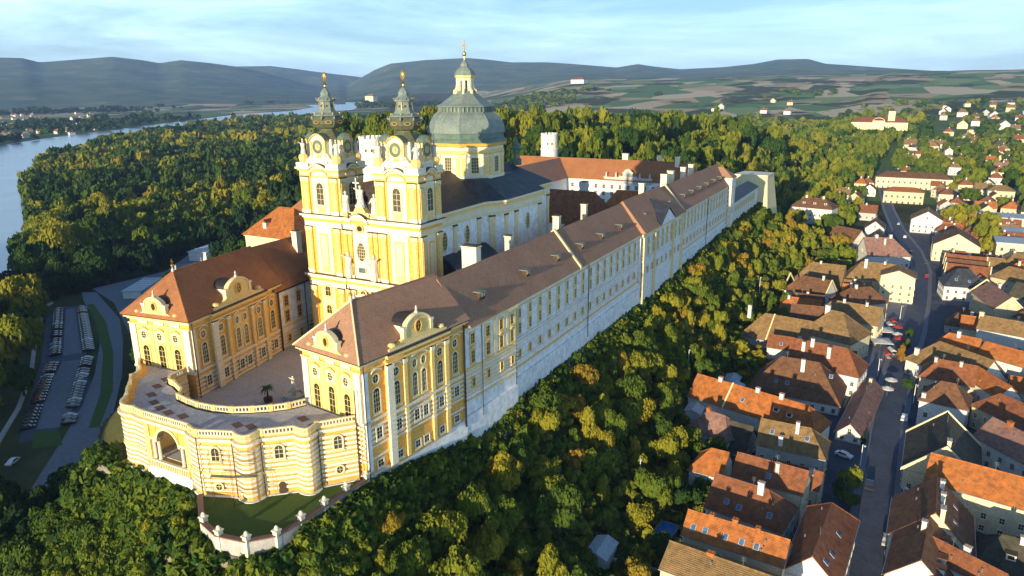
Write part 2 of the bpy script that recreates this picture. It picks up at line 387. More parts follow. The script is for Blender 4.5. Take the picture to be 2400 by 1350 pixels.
# entablature bands across centre
for z in (16.6,30.6): 
    cornice(cen,FW,10.9,21.3,z,0,-.25)
    cen.box(FW,10.9,21.3,-.25,.0,z-1.4,z-.2,'white'); cen.box(FW,10.9,21.3,-.25,.1,z-.25,z-.02,'yel2')
cen.box(FW,14.0,18.2,-.25,.02,18.2,29.2,'white')
cen.farc(FW,16.1,30.7,5.2,1.3,.9,-.2,.75,'white'); cen.farc(FW,16.1,31.6,5.4,1.3,.12,-.2,.9,'gutter')
cen.fprism(FW,[(13.5,30.6),(18.7,30.6),(17.9,31.6),(16.1,32.4),(14.3,31.6)],-.25,.3,'yel')
for u in (11.8,13.2,19.0,20.4):
    for a,b in ((18.1,28.9),(2,15.2)):
        cen.box(FW,u-.5,u+.5,-.25,.2,a,b,'yel'); cen.box(FW,u-.75,u+.75,-.25,.35,b,b+.18,'gutter'); cen.box(FW,u-.6,u+.6,-.25,.3,b-.8,b,'cream'); cen.box(FW,u-.65,u+.65,-.25,.3,a,a+.7,'white')
for u in (12.5,19.7): cen.box(FW,u-1.6,u+1.6,-.25,-.12,18.2,28.8,'yel2')
# portal storey of the middle bay
cen.farc(FW,16.1,13.2,4.6,1.0,.6,-.2,.9,'white'); cen.box(FW,13.9,18.3,-.25,.3,11.9,13.1,'white')
cen.box(FW,14.5,17.7,-.25,-.15,9,11.8,'cream')
cen.build('central_bay',CH)
win(CH,FW,16.1,22.2,dict(w=2.3,h=4.2,kind='oval',t=.3,frame='cream',pane='blind',bars=(3,5)),True,n=.02)
win(CH,FW,16.1,29.0,dict(w=1.5,h=1.2,kind='oval',t=.4,frame='yel',pane='glass',bars=(0,0)),True,n=.1)
win(CH,FW,16.1,9.4,dict(w=2.0,h=3.6,kind='arch',t=.3,frame='cream',pane='blind',bars=(1,2)),True,n=.0)
win(CH,FW,16.1,13.2,dict(w=1.5,h=2.2,kind='arch',t=.3,frame='yel2',pane='blind',bars=(1,2)),True,n=.3)
cen=MB(); cen.box(FW,14.9,17.3,0,.25,19.4,20.9,'stone'); cen.box(FW,15.2,17.0,.25,.32,19.6,20.7,'copd'); cen.build('inscription_tablet',CH)
for u,nm in ((12.5,1),(19.7,-1)):
    s=MB(); p=fp(FW,u,.35,18.9); s.box(FW,u-.7,u+.7,0,.9,18.2,18.9,'white'); statue_mb(s,p[0]-.1,p[1],18.9,5.2,arm=nm); s.build('niche_statue',CH)
for u,h,nm in ((12.0,4.6,1),(20.0,4.4,-1)):
    s=MB(); p=fp(FW,u,-.6,0); s.box(FW,u-.8,u+.8,-1.6,.1,32.0,33.0,'yel2'); statue_mb(s,p[0],p[1],33.0,h,arm=nm); s.build('parapet_statue',CH)
s=MB(); p=fp(FW,16.1,-.8,0)
s.fprism(FW,[(13.8,32.0),(18.4,32.0),(17.8,33.2),(17.0,34.4),(15.2,34.4),(14.4,33.2)],-1.6,-.1,'yel2'); s.box(FW,15.1,17.1,-1.5,.0,34.4,34.8,'white')
statue_mb(s,p[0],p[1],34.6,4.4); s.lathe(p[0],p[1],[(1.2,34.3),(1.0,35.2),(.5,36)],'stone',7)
s.box(FW,14.95,15.2,-.9,-.7,36,40.6,'white'); s.box(FW,14.2,15.95,-.9,-.7,39.4,39.65,'white'); s.build('cross_statue_group',CH)
s=MB()
for u in (11.2,14.0,18.2,21.0): s.box(FW,u-.3,u+.3,-1.2,-.2,32,33.1,'cream')
s.box(FW,11,21.2,-1.0,-.5,32,32.3,'cream'); s.box(FW,11,21.2,-1.0,-.5,32.8,33.0,'white'); s.build('parapet',CH)
BW=dict(w=2.0,h=4.9,kind='arch',t=.45,frame='cream',pane='blind',bars=(1,3))
def tower(yc):
    T=thing('bell_tower',None,None,(4,yc,0)); T.parent=CH
    hw=5.45; d=7.8
    b=MB(); X0=0
    b.box(ID,X0,d,yc-hw,yc+hw,-.3,42.0,'yel'); 
    faces=[(fr((0,yc+hw),(0,-1)),2*hw,'w'),(fr((0,yc-hw),(1,0)),d,'s'),(fr((d,yc-hw),(0,1)),2*hw,'e'),(fr((d,yc+hw),(-1,0)),d,'n')]
    for F,L,q in faces:
        for z in (16.6,30.6): 
            if q in 'es' or q=='n' or True: cornice(b,F,0,L,z,1 if q in'we' else 0)
            b.box(F,0,L,0,.22,z-1.5,z-.25,'white' if q=='w' else 'cream'); b.box(F,0,L,0,.3,z-.25,z,'yel')
        wc=L*.24
        # corner pilasters, three storeys
        for a,c in ((2,15.1),(18.1,29.1),(32.1,40.4)):
            for u in (wc*.5,L-wc*.5):
                w=.8 if a<32 else 1.0
                b.box(F,u-w,u+w,0,.35,a,c,'yel' if q=='w' else 'yel2'); b.box(F,u-w*.62,u+w*.62,.3,.45,a+.8,c-1,'yel2')
                b.box(F,u-w-.2,u+w+.2,0,.55,c-.12,c+.1,'gutter'); b.box(F,u-w-.05,u+w+.05,0,.45,c-1.1,c-.12,'cream'); b.box(F,u-w-.1,u+w+.1,0,.48,a,a+.8,'white')
        # white middle panels
        m=L/2; pw=L*.21
        b.box(F,m-pw,m+pw,0,.12,18.2,29.3,'white'); b.box(F,m-pw*.55,m+pw*.55,.1,.2,19.6,27.6,'yel'); b.box(F,m-pw*.42,m+pw*.42,.18,.26,19.9,27.3,'cream'); b.box(F,m-pw*.5,m+pw*.5,.2,.3,18.6,19.5,'yel2')
        b.box(F,m-pw*1.05,m+pw*1.05,0,.12,32.1,40.3,'white'); b.box(F,m-pw*.5,m+pw*.5,.1,.22,32.3,33.6,'yel2')
        b.box(F,m-pw*.9,m+pw*.9,0,.2,40.6,41.6,'white')
        b.box(F,m-pw*.9,m+pw*.9,0,.1,5,14.9,'cream')
        # top cornice with an arched break over the window
        for a,z0,z1,k in ((.3,40.4,40.8,'yel'),(.25,40.8,41.7,'cream'),(.6,41.7,42.1,'yel'),(.95,42.1,42.5,'white'),(.7,42.5,43.5,'white')):
            st=a if q in 'we' else 0
            b.box(F,-st,m-pw*1.1,0,a,z0,z1,k); b.box(F,m+pw*1.1,L+st,0,a,z0,z1,k)
        b.farc(F,m,40.9,pw*2.3,.9,.35,0,.55,'yel'); b.farc(F,m,41.3,pw*2.3,.95,.75,0,.3,'cream'); b.farc(F,m,42.0,pw*2.3,.95,.4,0,.9,'white'); b.farc(F,m,42.4,pw*2.35,.95,.12,0,1.0,'gutter')
        b.box(F,m-pw*1.1,m+pw*1.1,-.6,.05,42,44,'white')
    b.box(ID,X0+.3,d-.3,yc-hw+.3,yc+hw-.3,42,43.6,'white')
    b.build('shaft',T)
    for F,L,q in faces[:2]:
        win(T,F,L/2,34.2,BW,False,n=.14)
        if q=='w':
            for z,h in ((12.9,2.4),(8.6,2.0)): win(T,F,L/2,z,dict(w=1.5,h=h,kind='arch',t=.3,frame='yel2',pane='glass',bars=(1,1)),n=.12)
    win(T,faces[3][0],d/2,34.2,BW,False,n=.14)
    win(T,faces[2][0],hw,34.2,BW,False,n=.14)
    # gabled clock stage with swept sides
    g=MB(); cx=d/2; hs=3.3
    for F,L,q in faces:
        m=L/2; k=L/(2*hw); w=5.0*k
        prof=[(w,43.4)]+[(w*(.42+.58*(1-t)**2.4),43.5+3.0*t) for t in (.15,.3,.5,.75,1)]+[(w*.42,48.2)]
        arc=[(w*.46*math.cos(a),48.2+1.5*math.sin(a)) for a in [math.pi*i/10 for i in range(11)]]
        pts=[(m+u,z) for u,z in prof]+[(m+u,z) for u,z in arc]+[(m-u,z) for u,z in prof[::-1]]
        g.fprism(F,pts,-1.6,-.35,'white')
        g.farc(F,m,48.15,w*.96,1.45,.3,-1.5,.1,'yel'); g.farc(F,m,48.45,w*.98,1.5,.06,-1.5,.15,'copd')
        for s in (-1,1): 
            g.box(F,m+s*w*.40-.2,m+s*w*.40+.2,-.4,-.05,44.8,48.2,'yel2')
        g.box(F,m-.6,m+.6,-.35,-.2,44.6,45.2,'yel')
    g.box(ID,cx-2.5,cx+2.5,yc-2.9,yc+2.9,43.5,48.6,'white')
    g.build('clock_stage',T)
    for F,L,q in faces[:2]+faces[3:]:
        c=MB(); 
        n=24; P=[fp(F,L/2+1.5*math.cos(2*math.pi*i/n),-.15,47.0+1.5*math.sin(2*math.pi*i/n)) for i in range(n)]
        cc=fp(F,L/2,0,47)
        ps=[(L/2+1.5*math.cos(2*math.pi*i/n),47.0+1.5*math.sin(2*math.pi*i/n)) for i in range(n)]; c.fprism(F,ps,-.35,-.12,'copd')
        for i in range(n):
            a=2*math.pi*i/n; a2=2*math.pi*(i+1)/n; c.fprism(F,[(L/2+1.5*math.cos(a),47+1.5*math.sin(a)),(L/2+1.5*math.cos(a2),47+1.5*math.sin(a2)),(L/2+1.66*math.cos(a2),47+1.66*math.sin(a2)),(L/2+1.66*math.cos(a),47+1.66*math.sin(a))],-.35,-.05,'cream')
        for i in range(12):
            a=i*math.pi/6; u,z=math.cos(a),math.sin(a); 
            c.fprism(F,[(L/2+u*1.1-z*.12,47+z*1.1+u*.12),(L/2+u*1.1+z*.12,47+z*1.1-u*.12),(L/2+u*1.5+z*.14,47+z*1.5-u*.14),(L/2+u*1.5-z*.14,47+z*1.5+u*.14)],-.12,-.06,'gold')
        ps=[(L/2+.8*math.cos(2*math.pi*i/12),47.0+.8*math.sin(2*math.pi*i/12)) for i in range(12)]; c.fprism(F,ps,-.12,-.08,'clock')
        for a,r in ((math.pi*.5-1.9,1.15),(math.pi*.5-.55,.8)): # hands
            u,z=math.cos(a),math.sin(a); c.fprism(F,[(L/2-z*.07,47+u*.07),(L/2+z*.07,47-u*.07),(L/2+u*r,47+z*r)],-.08,-.03,'gold')
        c.build('clock_face',T)
    for sx,sy in ((-1,-1),(-1,1),(1,-1),(1,1)):
        x=cx+sx*(cx-.6); y=yc+sy*(hw-.6)
        s=MB(); s.lathe(x,y,[(.75,43.4),(1.0,43.9),(1.15,44.6),(.9,45.2),(.55,45.3)],'yel2',8); s.build('corner_pedestal',T)
        s=MB(); statue_mb(s,x,y,45.2,3.1,arm=sy); s.blob((x,y,48.5),(.2,.2,.3),'gold'); s.build('corner_statue',T)
    # helm
    h=MB(); x=cx; A=A0
    h.lathe(x,yc,[(4.0,48.4),(3.6,48.8),(2.8,49.4),(2.1,50.1),(1.7,50.6),(1.7,50.9)],'bronze',8,A,sx=.86)
    h.lathe(x,yc,[(1.8,50.8),(2.9,51.1),(3.5,51.9),(3.55,52.6),(3.0,53.4),(2.7,53.7)],'bronze',8,A)
    h.lathe(x,yc,[(3.3,53.6),(3.1,53.9),(2.3,54.3),(1.9,55.0),(1.65,55.8),(1.55,56.6),(1.6,56.7)],'cop',8,A)
    h.lathe(x,yc,[(2.1,56.7),(2.2,57.0),(1.9,57.3),(1.3,57.7),(1.05,58.1)],'cop',8,A)
    h.lathe(x,yc,[(1.15,58.05),(1.15,58.5),(.8,59.0),(.3,59.5),(.15,60.1)],'cop',8,A)
    h.build('spire',T)
    gd=MB()
    for i in range(8):
        a=A+math.pi/8+i*math.pi/4; F=(x+3.3*math.cos(a),yc+3.3*math.sin(a),0,-math.sin(a),math.cos(a),math.cos(a),math.sin(a))
        ps=[(.8*math.cos(t),52.3+.42*math.sin(t)) for t in [2*math.pi*j/12 for j in range(12)]]; gd.fprism(F,ps,-.1,.28,'gold'); gd.fprism(F,[(u*.55,52.35+(z-52.35)*.5) for u,z in ps],.28,.34,'glass')
        a-=math.pi/8; gd.blob((x+3.55*math.cos(a),yc+3.55*math.sin(a),53.2),(.22,.22,.4),'cop',6,4); gd.blob((x+2.9*math.cos(a),yc+2.9*math.sin(a),54.1),(.2,.2,.3),'gold',6,4)
        gd.tube((x+1.95*math.cos(a),yc+1.95*math.sin(a),54.4),(x+1.6*math.cos(a),yc+1.6*math.sin(a),56.5),.13,.11,'gold',5)
        a+=math.pi/8; gd.fprism((x+1.5*math.cos(a),yc+1.5*math.sin(a),0,-math.sin(a),math.cos(a),math.cos(a),math.sin(a)),[(.28*math.cos(t),55.5+.5*math.sin(t)) for t in [2*math.pi*j/8 for j in range(8)]],-.2,.1,'glass')
        gd.blob((x+2.1*math.cos(a),yc+2.1*math.sin(a),57.25),(.18,.18,.25),'gold',6,4)
    gd.build('gilt_ornament',T)
    f=MB(); f.lathe(x,yc,[(.2,59.3),(.42,59.6),(.2,59.9),(.2,60.1),(.48,60.4),(.2,60.8),(.1,61.0)],'gold',8)
    n=12
    for i in range(n):
        a=2*math.pi*i/n; u,z=math.cos(a),math.sin(a)
        f.fprism((x,yc,0,0,-1,-1,0),[(-z*.16,61.9+u*.2),(z*.16,61.9-u*.2),(u*.72,61.9+z*1.1)],-.09,.09,'gold')
    f.lathe(x,yc,[(.1,60.9),(.25,61.4),(.38,61.9),(.25,62.4),(.05,62.9)],'gold',8)
    f.build('sunburst_finial',T)
    return T
tower(10.65); tower(-10.65)

# =================================================================== PAVILIONS (marble hall south, library north)
def nrm(a,b):
    l=math.hypot(b[0]-a[0],b[1]-a[1]); return ((b[0]-a[0])/l,(b[1]-a[1])/l),l
def bands(mb,F,L,z0,z1,n=.22,step=.9,k='white',gap='yel',w=.45):
    z=z0
    while z<z1-.3: mb.box(F,-.1,L+.1,0,n,z,z+w,k); z+=step
def scroll_gable(mb,F,uc,z,w,h,k='gab'):
    """baroque scrolled dormer gable standing on the eave"""
    pts=[(uc-w*.5,z),(uc+w*.5,z),(uc+w*.5,z+h*.10),(uc+w*.36,z+h*.14),(uc+w*.27,z+h*.26),(uc+w*.22,z+h*.42),(uc+w*.26,z+h*.62),(uc+w*.22,z+h*.7)]
    pts+=[(uc+w*.20*math.cos(a),z+h*.7+h*.3*math.sin(a)) for a in [math.pi*i/10 for i in range(1,10)]]
    pts+=[(2*uc-u,zz) for u,zz in pts[7:1:-1]]+[(uc-w*.5,z+h*.10)]
    mb.fprism(F,pts,-.7,0,k)
    mb.farc(F,uc,z+h*.7,w*.42,h*.27,.3,-.8,.2,'cream')
    for s in (-1,1):
        mb.blob(fp(F,uc+s*w*.44,-.35,z+h*.19),(w*.05,w*.05,h*.09),k,8,5)
        mb.box(F,uc+s*w*.24-.35,uc+s*w*.24+.35,-.7,.15,z+h*.28,z+h*.62,'cream'); mb.box(F,uc+s*w*.24-.5,uc+s*w*.24+.5,-.8,.25,z+h*.6,z+h*.68,'white')
    mb.box(F,uc-w*.52,uc+w*.52,-.75,.12,z,z+h*.09,'cream')
PALW=dict(w=1.5,h=4.2,kind='arch',t=.28,frame='yel2',pane='glass',bars=(1,3),hood=None)
def pavilion(s,label,cat,name):
    """s=-1 south (marble hall) ; s=+1 north (library). Outer west corner A, inner west corner B"""
    if s<0: A=(-36.9,-29.6); B=(-34.8,-14.9); C=(-8.6,-18.2); D=(-10.4,-32.7)
    else:   A=(-36.9,29.8); B=(-34.8,14.8); C=(-6.7,20.1); D=(-8.6,34.6)
    ZE=16.4; zb=-8 if s<0 else -30
    P=thing(name,label,cat,(A[0],A[1],0))
    b=MB(); pts=[A,B,C,D] if s<0 else [B,A,D,C]
    if s<0: pts=[A,D,C,B]
    else: pts=[B,C,D,A]
    b.prism(pts,zb,ZE-.9,'yel'); 
    for d,z0,z1,k in ((.3,5.0,5.5,'white'),(.3,ZE-2.1,ZE-1.8,'yel2'),(.35,ZE-1.0,ZE-.6,'white'),(.8,ZE-.6,ZE-.2,'yel2'),(1.05,ZE-.2,ZE,'gutter')):
        b.prism(offp(pts,d),z0,z1,k)
    if s<0:
        b.prism(offp(pts,.3),-12,-4.6,'swhite'); b.prism(offp(pts,.25),-1.9,-1.5,'white')
    # west front
    if s<0: (U,L)=nrm(B,A); F=fr(B,U)
    else: (U,L)=nrm(A,B); F=fr(A,U)
    for u in (.75,L-.75):
        b.box(F,u-.75,u+.75,0,.3,5.5,ZE-2.1,'white')
    for i in range(1,3): 
        u=1.5+(L-3)*i/3; b.box(F,u-.3,u+.3,0,.22,5.5,ZE-2.1,'yel2')
    b.box(F,1.6,L-1.6,0,.1,5.5,ZE-2.1,'yel2')
    for i in range(3):
        u=1.5+(L-3)*(i+.5)/3
        b.farc(F,u,13.2,2.4,.5,.25,.1,.4,'yel'); b.box(F,u-1.1,u+1.1,.1,.2,11.1,13.4,'white'); b.box(F,u-1.2,u+1.2,.1,.16,ZE-2.0,ZE-1.2,'white')
    if s<0: bands(b,F,L,-1.2,4.8)
    # long sides
    sides=[]
    if s<0: (U2,L2)=nrm(A,D); sides.append((fr(A,U2),L2,'out')); (U3,L3)=nrm(C,B); sides.append((fr(C,U3),L3,'in'))
    else: (U2,L2)=nrm(B,C); sides.append((fr(B,U2),L2,'in')); (U3,L3)=nrm(D,A); sides.append((fr(D,U3),L3,'out'))
    for F2,L_,q in sides:
        low=-4.4 if (s<0 and q=='out') else .6
        # the projecting centre and its pilasters
        t0,t1=L_*.20,L_*.80
        b.box(F2,t0,t1,0,.55,-5 if s<0 else 0,ZE-1.1,'yel')
        bands(b,F2,t0,0.2,5.0,.2); 
        for i in range(6): 
            z=.2+.9*i; b.box(F2,t0-.05,t1+.05,.5,.75,z,z+.42,'white'); b.box(F2,t1,L_,0,.2,z,z+.42,'white')
        for u,w in ((t0+.6,.75),(L_*.36,.4),(L_*.63,.4),(t1-.6,.5)):
            for z0,z1 in ((-4.5 if s<0 else .1,5),(5.5,ZE-2.2)):
                b.box(F2,u-w,u+w,.55,1.0,z0,z1,'yel2' if w<.7 else 'white')
            b.box(F2,u-w-.1,u+w+.1,.5,1.15,ZE-2.9,ZE-2.2,'white')
            for i in range(5): z=.3+.9*i; b.box(F2,u-w-.08,u+w+.08,.5,1.12,z,z+.4,'white')
        b.box(F2,t0-.1,t1+.1,.5,.9,5.0,5.5,'white'); b.box(F2,t0-.1,t1+.1,.5,1.1,ZE-1.9,ZE-1.6,'yel2'); b.box(F2,t0-.2,t1+.2,.5,1.3,ZE-.9,ZE-.3,'yel2'); b.box(F2,t0-.3,t1+.3,.5,1.5,ZE-.3,ZE,'gutter')
        b.box(F2,.3,1.3,0,.3,-4 if s<0 else 5.5,ZE-2.2,'white' if s>0 else 'swhite')
        b.farc(F2,L_*.5,13.6,4.6,.7,.3,.55,.95,'white'); b.box(F2,L_*.5-2.3,L_*.5+2.3,.55,.62,6.0,13.6,'yel2')
        for u in (L_*.12,L_*.28,L_*.71,L_*.9): b.farc(F2,u,13.7,2.4,.5,.22,.2 if u<t0 or u>t1 else .6,.5 if u<t0 or u>t1 else .95,'white')
    b.build('wall',P)
    for i in range(3):
        u=1.5+(L-3)*(i+.5)/3
        win(P,F,u,5.6,dict(w=1.5,h=4.4 if i!=1 else 4.8,kind='arch',t=.3,frame='yel2',pane='door_glass',bars=(1,3),sill=False),True,name='french_window',n=.1)
        win(P,F,u,11.5,dict(w=1.25,h=1.5,kind='oval',t=.3,frame='cream',pane='glass',bars=(1,2)),n=.2)
    for F2,L_,q in sides:
        for u,n,wd in ((L_*.12,.02,1.5),(L_*.28,.57,1.5),(L_*.455,.6,1.2),(L_*.545,.6,1.2),(L_*.71,.57,1.5),(L_*.9,.02,1.4)):
            win(P,F2,u,6.4,dict(w=wd,h=4.3,kind='arch',t=.28,frame='cream',pane='glass',bars=(2,4)),n=n)
            win(P,F2,u,11.7,dict(w=wd*.9,h=1.5,kind='oval',t=.3,frame='cream',pane='glass',bars=(1,1)),n=n)
            win(P,F2,u,1.6,dict(w=1.3,h=2.0,kind='rect',t=.25,frame='white',pane='glass',bars=(1,2)),n=n+.2 if n<.1 else .76)
            if s<0 and q=='out': win(P,F2,u,-3.9,dict(w=1.3,h=1.3,kind='rect',t=.25,frame='white',pane='glass',bars=(1,1)),n=n+.02)
    # drain pipes
    d=MB()
    for F2,L_,q in sides:
        for u in ((L_-.3,.4) if s>0 else (.35,L_-.3)): d.tube(fp(F2,u,.4,-6 if (s<0 and q=='out') else 0),fp(F2,u,.4,ZE-.8),.1,.1,'gutter',5)
    d.split('drain_pipe',P)
    # roof: hip at the west, open to the wing at the east
    e=offp(pts,1.1); 
    def E(p): return min(e,key=lambda q:(q[0]-p[0])**2+(q[1]-p[1])**2)
    a,b_,c,dd=E(A),E(B),E(C),E(D)
    mid=lambda p,q,t=.5:(p[0]*(1-t)+q[0]*t,p[1]*(1-t)+q[1]*t)
    m0=mid(a,b_); m1=mid(dd,c); ux,ul=nrm(m0,m1); ap=(m0[0]+ux[0]*6.6,m0[1]+ux[1]*6.6); ZR=24.2
    r=MB(); V=[(*a,ZE),(*b_,ZE),(*c,ZE),(*dd,ZE),(*ap,ZR),(*m1,ZR)]
    if s>0: r.add(V,[(0,1,4),(1,2,5,4),(3,0,4,5),(2,3,5),(3,2,1,0)],'ared')
    else:
        r.add(V,[(1,0,4),(2,1,4,5),(0,3,5,4),(3,2,5),(0,1,2,3)],'aplum')
    r.build('roof',P)
    h=MB()
    for p in (a,b_): h.tube((*p,ZE+.05),(*ap,ZR+.1),.16,.16,'cream' if s<0 else 'ared',5)
    h.tube((*ap,ZR+.08),(*m1,ZR+.08),.16,.16,'aplum' if s<0 else 'ared',5)
    h.lathe(ap[0],ap[1],[(.3,ZR),(.35,ZR+.4),(.12,ZR+.7),(.1,ZR+1.2)],'stone',6); h.blob((ap[0],ap[1],ZR+1.3),(.3,.3,.3),'gold'); h.box((ap[0],ap[1],0,0,-1,-1,0),-.06,.06,-.06,.06,ZR+1.4,ZR+2.6,'gold'); h.box((ap[0],ap[1],0,0,-1,-1,0),-.4,.4,-.06,.06,ZR+2,ZR+2.15,'gold')
    h.build('ridge_cap',P)
    # scrolled gables with their little roofs
    def dormer(F,uc,w,h,ov,depth,nm):
        g=MB(); scroll_gable(g,F,uc,ZE,w,h); o=g.build(nm,P)
        win(o,F,uc,ZE+h*.36,ov,n=.02)
        g=MB(); r=w*.2; n=8
        ring0=[fp(F,uc+r*math.cos(math.pi*i/n),-.5,ZE+h*.62+h*.28*math.sin(math.pi*i/n)) for i in range(n+1)]; ring1=[fp(F,uc+r*math.cos(math.pi*i/n),-depth,ZE+h*.62+h*.28*math.sin(math.pi*i/n)) for i in range(n+1)]
        g.add(ring0+ring1,[(i,i+1,n+2+i,n+1+i) for i in range(n)],'gutter')
        g.box(F,uc-r,uc+r,-depth,-.6,ZE,ZE+h*.62,'white'); g.build('dormer_roof',P)
        s_=MB(); p=fp(F,uc,-.3,0); s_.lathe(p[0],p[1],[(.3,ZE+h),(.4,ZE+h+.3),(.15,ZE+h+.7),(.25,ZE+h+1.0),(.05,ZE+h+1.5)],'stone',6); s_.build('gable_finial',P)
    F0=(F[0]+F[5]*.6,F[1]+F[6]*.6,0,F[3],F[4],F[5],F[6])
    dormer(F0,L/2,11.0,4.0,dict(w=1.0,h=1.5,kind='oval',t=.25,frame='yel',pane='glass',bars=(0,0)),4.2,'scrolled_gable')
    for F2,L_,q in sides:
        F0=(F2[0]+F2[5]*.9,F2[1]+F2[6]*.9,0,F2[3],F2[4],F2[5],F2[6])
        dormer(F0,L_*.5,L_*.54,5.0,dict(w=1.4,h=2.0,kind='oval',t=.25,frame='yel',pane='glass',bars=(1,2)),5.5,'scrolled_gable')
    return P
pavilion(-1,'marble hall pavilion with plum tiled hip roof on the bare southern cliff edge','pavilion','abbey_pavilion')
pavilion(1,'library pavilion with red brown hip roof at the far left end of the terrace','pavilion','abbey_pavilion')
# =================================================================== LONG SOUTH WING
SW=thing('abbey_wing','very long pale south wing with plum tiled roof above the wooded slope','abbey wing',(90,-26.5,0))
X1=222; b=MB(); ZE=14.6; ZR=23.6
b.box(ID,9,X1,-33.3,-19.7,-12,ZE-.7,'swhite')
b.box(ID,9-.01,X1,-33.62,-19.4,ZE-.7,ZE-.15,'cream'); b.box(ID,9,X1,-34.0,-19.0,ZE-.15,ZE,'gutter')
F=fr((9,-33.3),(1,0)); L=X1-9
b.box(F,0,L,0,.25,5.4,5.7,'yel2'); b.box(F,0,L,0,.4,5.7,6.1,'swhite'); b.box(F,0,L,0,.2,13.1,13.35,'yel2')
for z in (.2,1.1,2.0,2.9,3.8,4.7): b.box(F,0,L,0,.14,z,z+.5,'swhite'); b.box(F,0,L,0,.09,z-.14,z,'yel2')
b.box(F,0,L,0,.3,-1.0,-.6,'yel2'); b.box(F,0,L,0,.5,-12,-3.0,'swhite')
nb=42; bw=L/nb
CB=(83,128)  # central projection, u range
for i in range(nb):
    u=(i+.5)*bw
    n0=1.0 if CB[0]<u<CB[1] else 0
    b.box(F,u-1.05,u+1.05,n0,n0+.14,6.4,12.9,'cream'); b.box(F,u-.8,u+.8,n0+.1,n0+.22,9.6,10.4,'yel2')
    b.box(F,u-bw/2-.22,u-bw/2+.22,n0,n0+.2,6.1,13.6,'swhite')
b.box(F,CB[0],CB[1],0,1.0,-12,ZE-.7,'swhite'); b.box(F,CB[0]-.2,CB[1]+.2,.9,1.3,5.5,6.0,'swhite'); b.box(F,CB[0]-.3,CB[1]+.3,.9,1.5,ZE-1,ZE-.1,'cream')
for z in (.2,1.1,2.0,2.9,3.8,4.7): b.box(F,CB[0],CB[1],1.0,1.12,z,z+.5,'swhite')
for u in (CB[0]+.5,CB[0]+12,CB[1]-12,CB[1]-.5):
    b.box(F,u-.5,u+.5,1.0,1.8,-12,ZE-1.2,'cream')
b.build('wall',SW)
WU=dict(w=1.1,h=2.3,kind='rect',t=.16,frame='cream',pane='glass',bars=(1,2)); WU2=dict(w=1.1,h=1.9,kind='rect',t=.16,frame='cream',pane='glass',bars=(1,2)); WL=dict(w=.95,h=1.7,kind='rect',t=.2,frame='yel2',pane='glass',bars=(1,1))
for i in range(nb):
    u=(i+.5)*bw; n0=1.0 if CB[0]<u<CB[1] else 0
    win(SW,F,u,7.1,WU,n=n0+.15); win(SW,F,u,10.7,WU2,n=n0+.15); win(SW,F,u,1.4,WL,name='cellar_window',n=n0+.15)
d=MB()
for u in (.3,41,83,128,168,205): d.tube(fp(F,u,.55 if u not in(83,128) else 1.2,-6),fp(F,u,.55 if u not in (83,128) else 1.2,ZE-.5),.12,.12,'gutter',5)
d.split('drain_pipe',SW)
r=MB(); yr=-26.5
r.add([(-9.5,-34.2,ZE),(X1,-34.2,ZE),(X1,-18.8,ZE),(-9.5,-18.8,ZE),(-9.5,yr,ZR),(X1,yr,ZR)],[(0,1,5,4),(2,3,4,5),(1,2,5),(3,0,4),(3,2,1,0)],'aplum')
r.build('roof',SW)
# raised central roof block with hipped ends
r=MB(); x0,x1=92,137; ze=ZE+.25
r.add([(x0-.5,-35.6,ze),(x1+.5,-35.6,ze),(x1+.5,-18.4,ze),(x0-.5,-18.4,ze),(x0+1.5,-26.8,24.3),(x1-6,-26.8,24.3)],[(0,1,5,4),(1,2,5),(2,3,4,5),(3,0,4)],'aplum')
r.build('raised_roof',SW)
g=MB(); g.add([(107,-35.7,ze),(123,-35.7,ze),(115,-35.7,19.3),(115,-27,21.5)],[(0,1,2)],'swhite'); g.add([(106.5,-35.9,ze),(123.5,-35.9,ze),(115,-35.9,19.8),(115,-28,22.6),(106.5,-33,ze+2.5),(123.5,-33,ze+2.5)],[(0,2,3,4),(2,1,5,3)],'slate'); g.build('cross_gable',SW)
# fire walls crossing the roof
def firewall(P,x,ya,yb,yr_,ze,zr,t=.4,k='cream',slope=0):
    m=MB(); F=(x,yr_,0,0,-1,-1,0)
    m.fprism((x,0,0,0,-1,-1,0),[(-ya,ze-.4),(-yr_,zr-.3),(-yb,ze-.4),(-yb,ze+.45),(-yr_,zr+.65),(-ya,ze+.45)],-t,t,k); return m.build('fire_wall',P)
firewall(SW,44,-18.6,-34.3,yr,ZE,ZR); firewall(SW,139.5,-18.6,-34.3,yr,ZE,ZR); 
def chim(P,x,y,z0,z1,w=1.1,d=1.1,k='white',cap='cream',name='chimney'):
    m=MB(); F=(x,y,0,1,0,0,1)
    m.box(F,-w/2,w/2,-d/2,d/2,z0,z1,k); m.box(F,-w/2-.18,w/2+.18,-d/2-.18,d/2+.18,z1,z1+.25,cap); m.box(F,-w/2+.1,w/2-.1,-d/2+.1,d/2-.1,z1+.25,z1+.5,'gutter'); return m.build(name,P)
chim(SW,6.5,-24.6,19,26.6,2.0,3.6); chim(SW,27,-22.5,18,24.8,1.3,1.6); chim(SW,53,-23,18,25.5,1.4,1.8); chim(SW,73,-22.5,18,25.8,1.3,1.6); chim(SW,150,-23,18,26.2,2,2.4); chim(SW,160,-22.5,18,26.4,2,2.4); chim(SW,178,-22.5,18,26,1.6,2); chim(SW,190,-22.5,18,26,1.6,2)
chim(SW,119,-24.5,20,26.5,1.4,1.8)
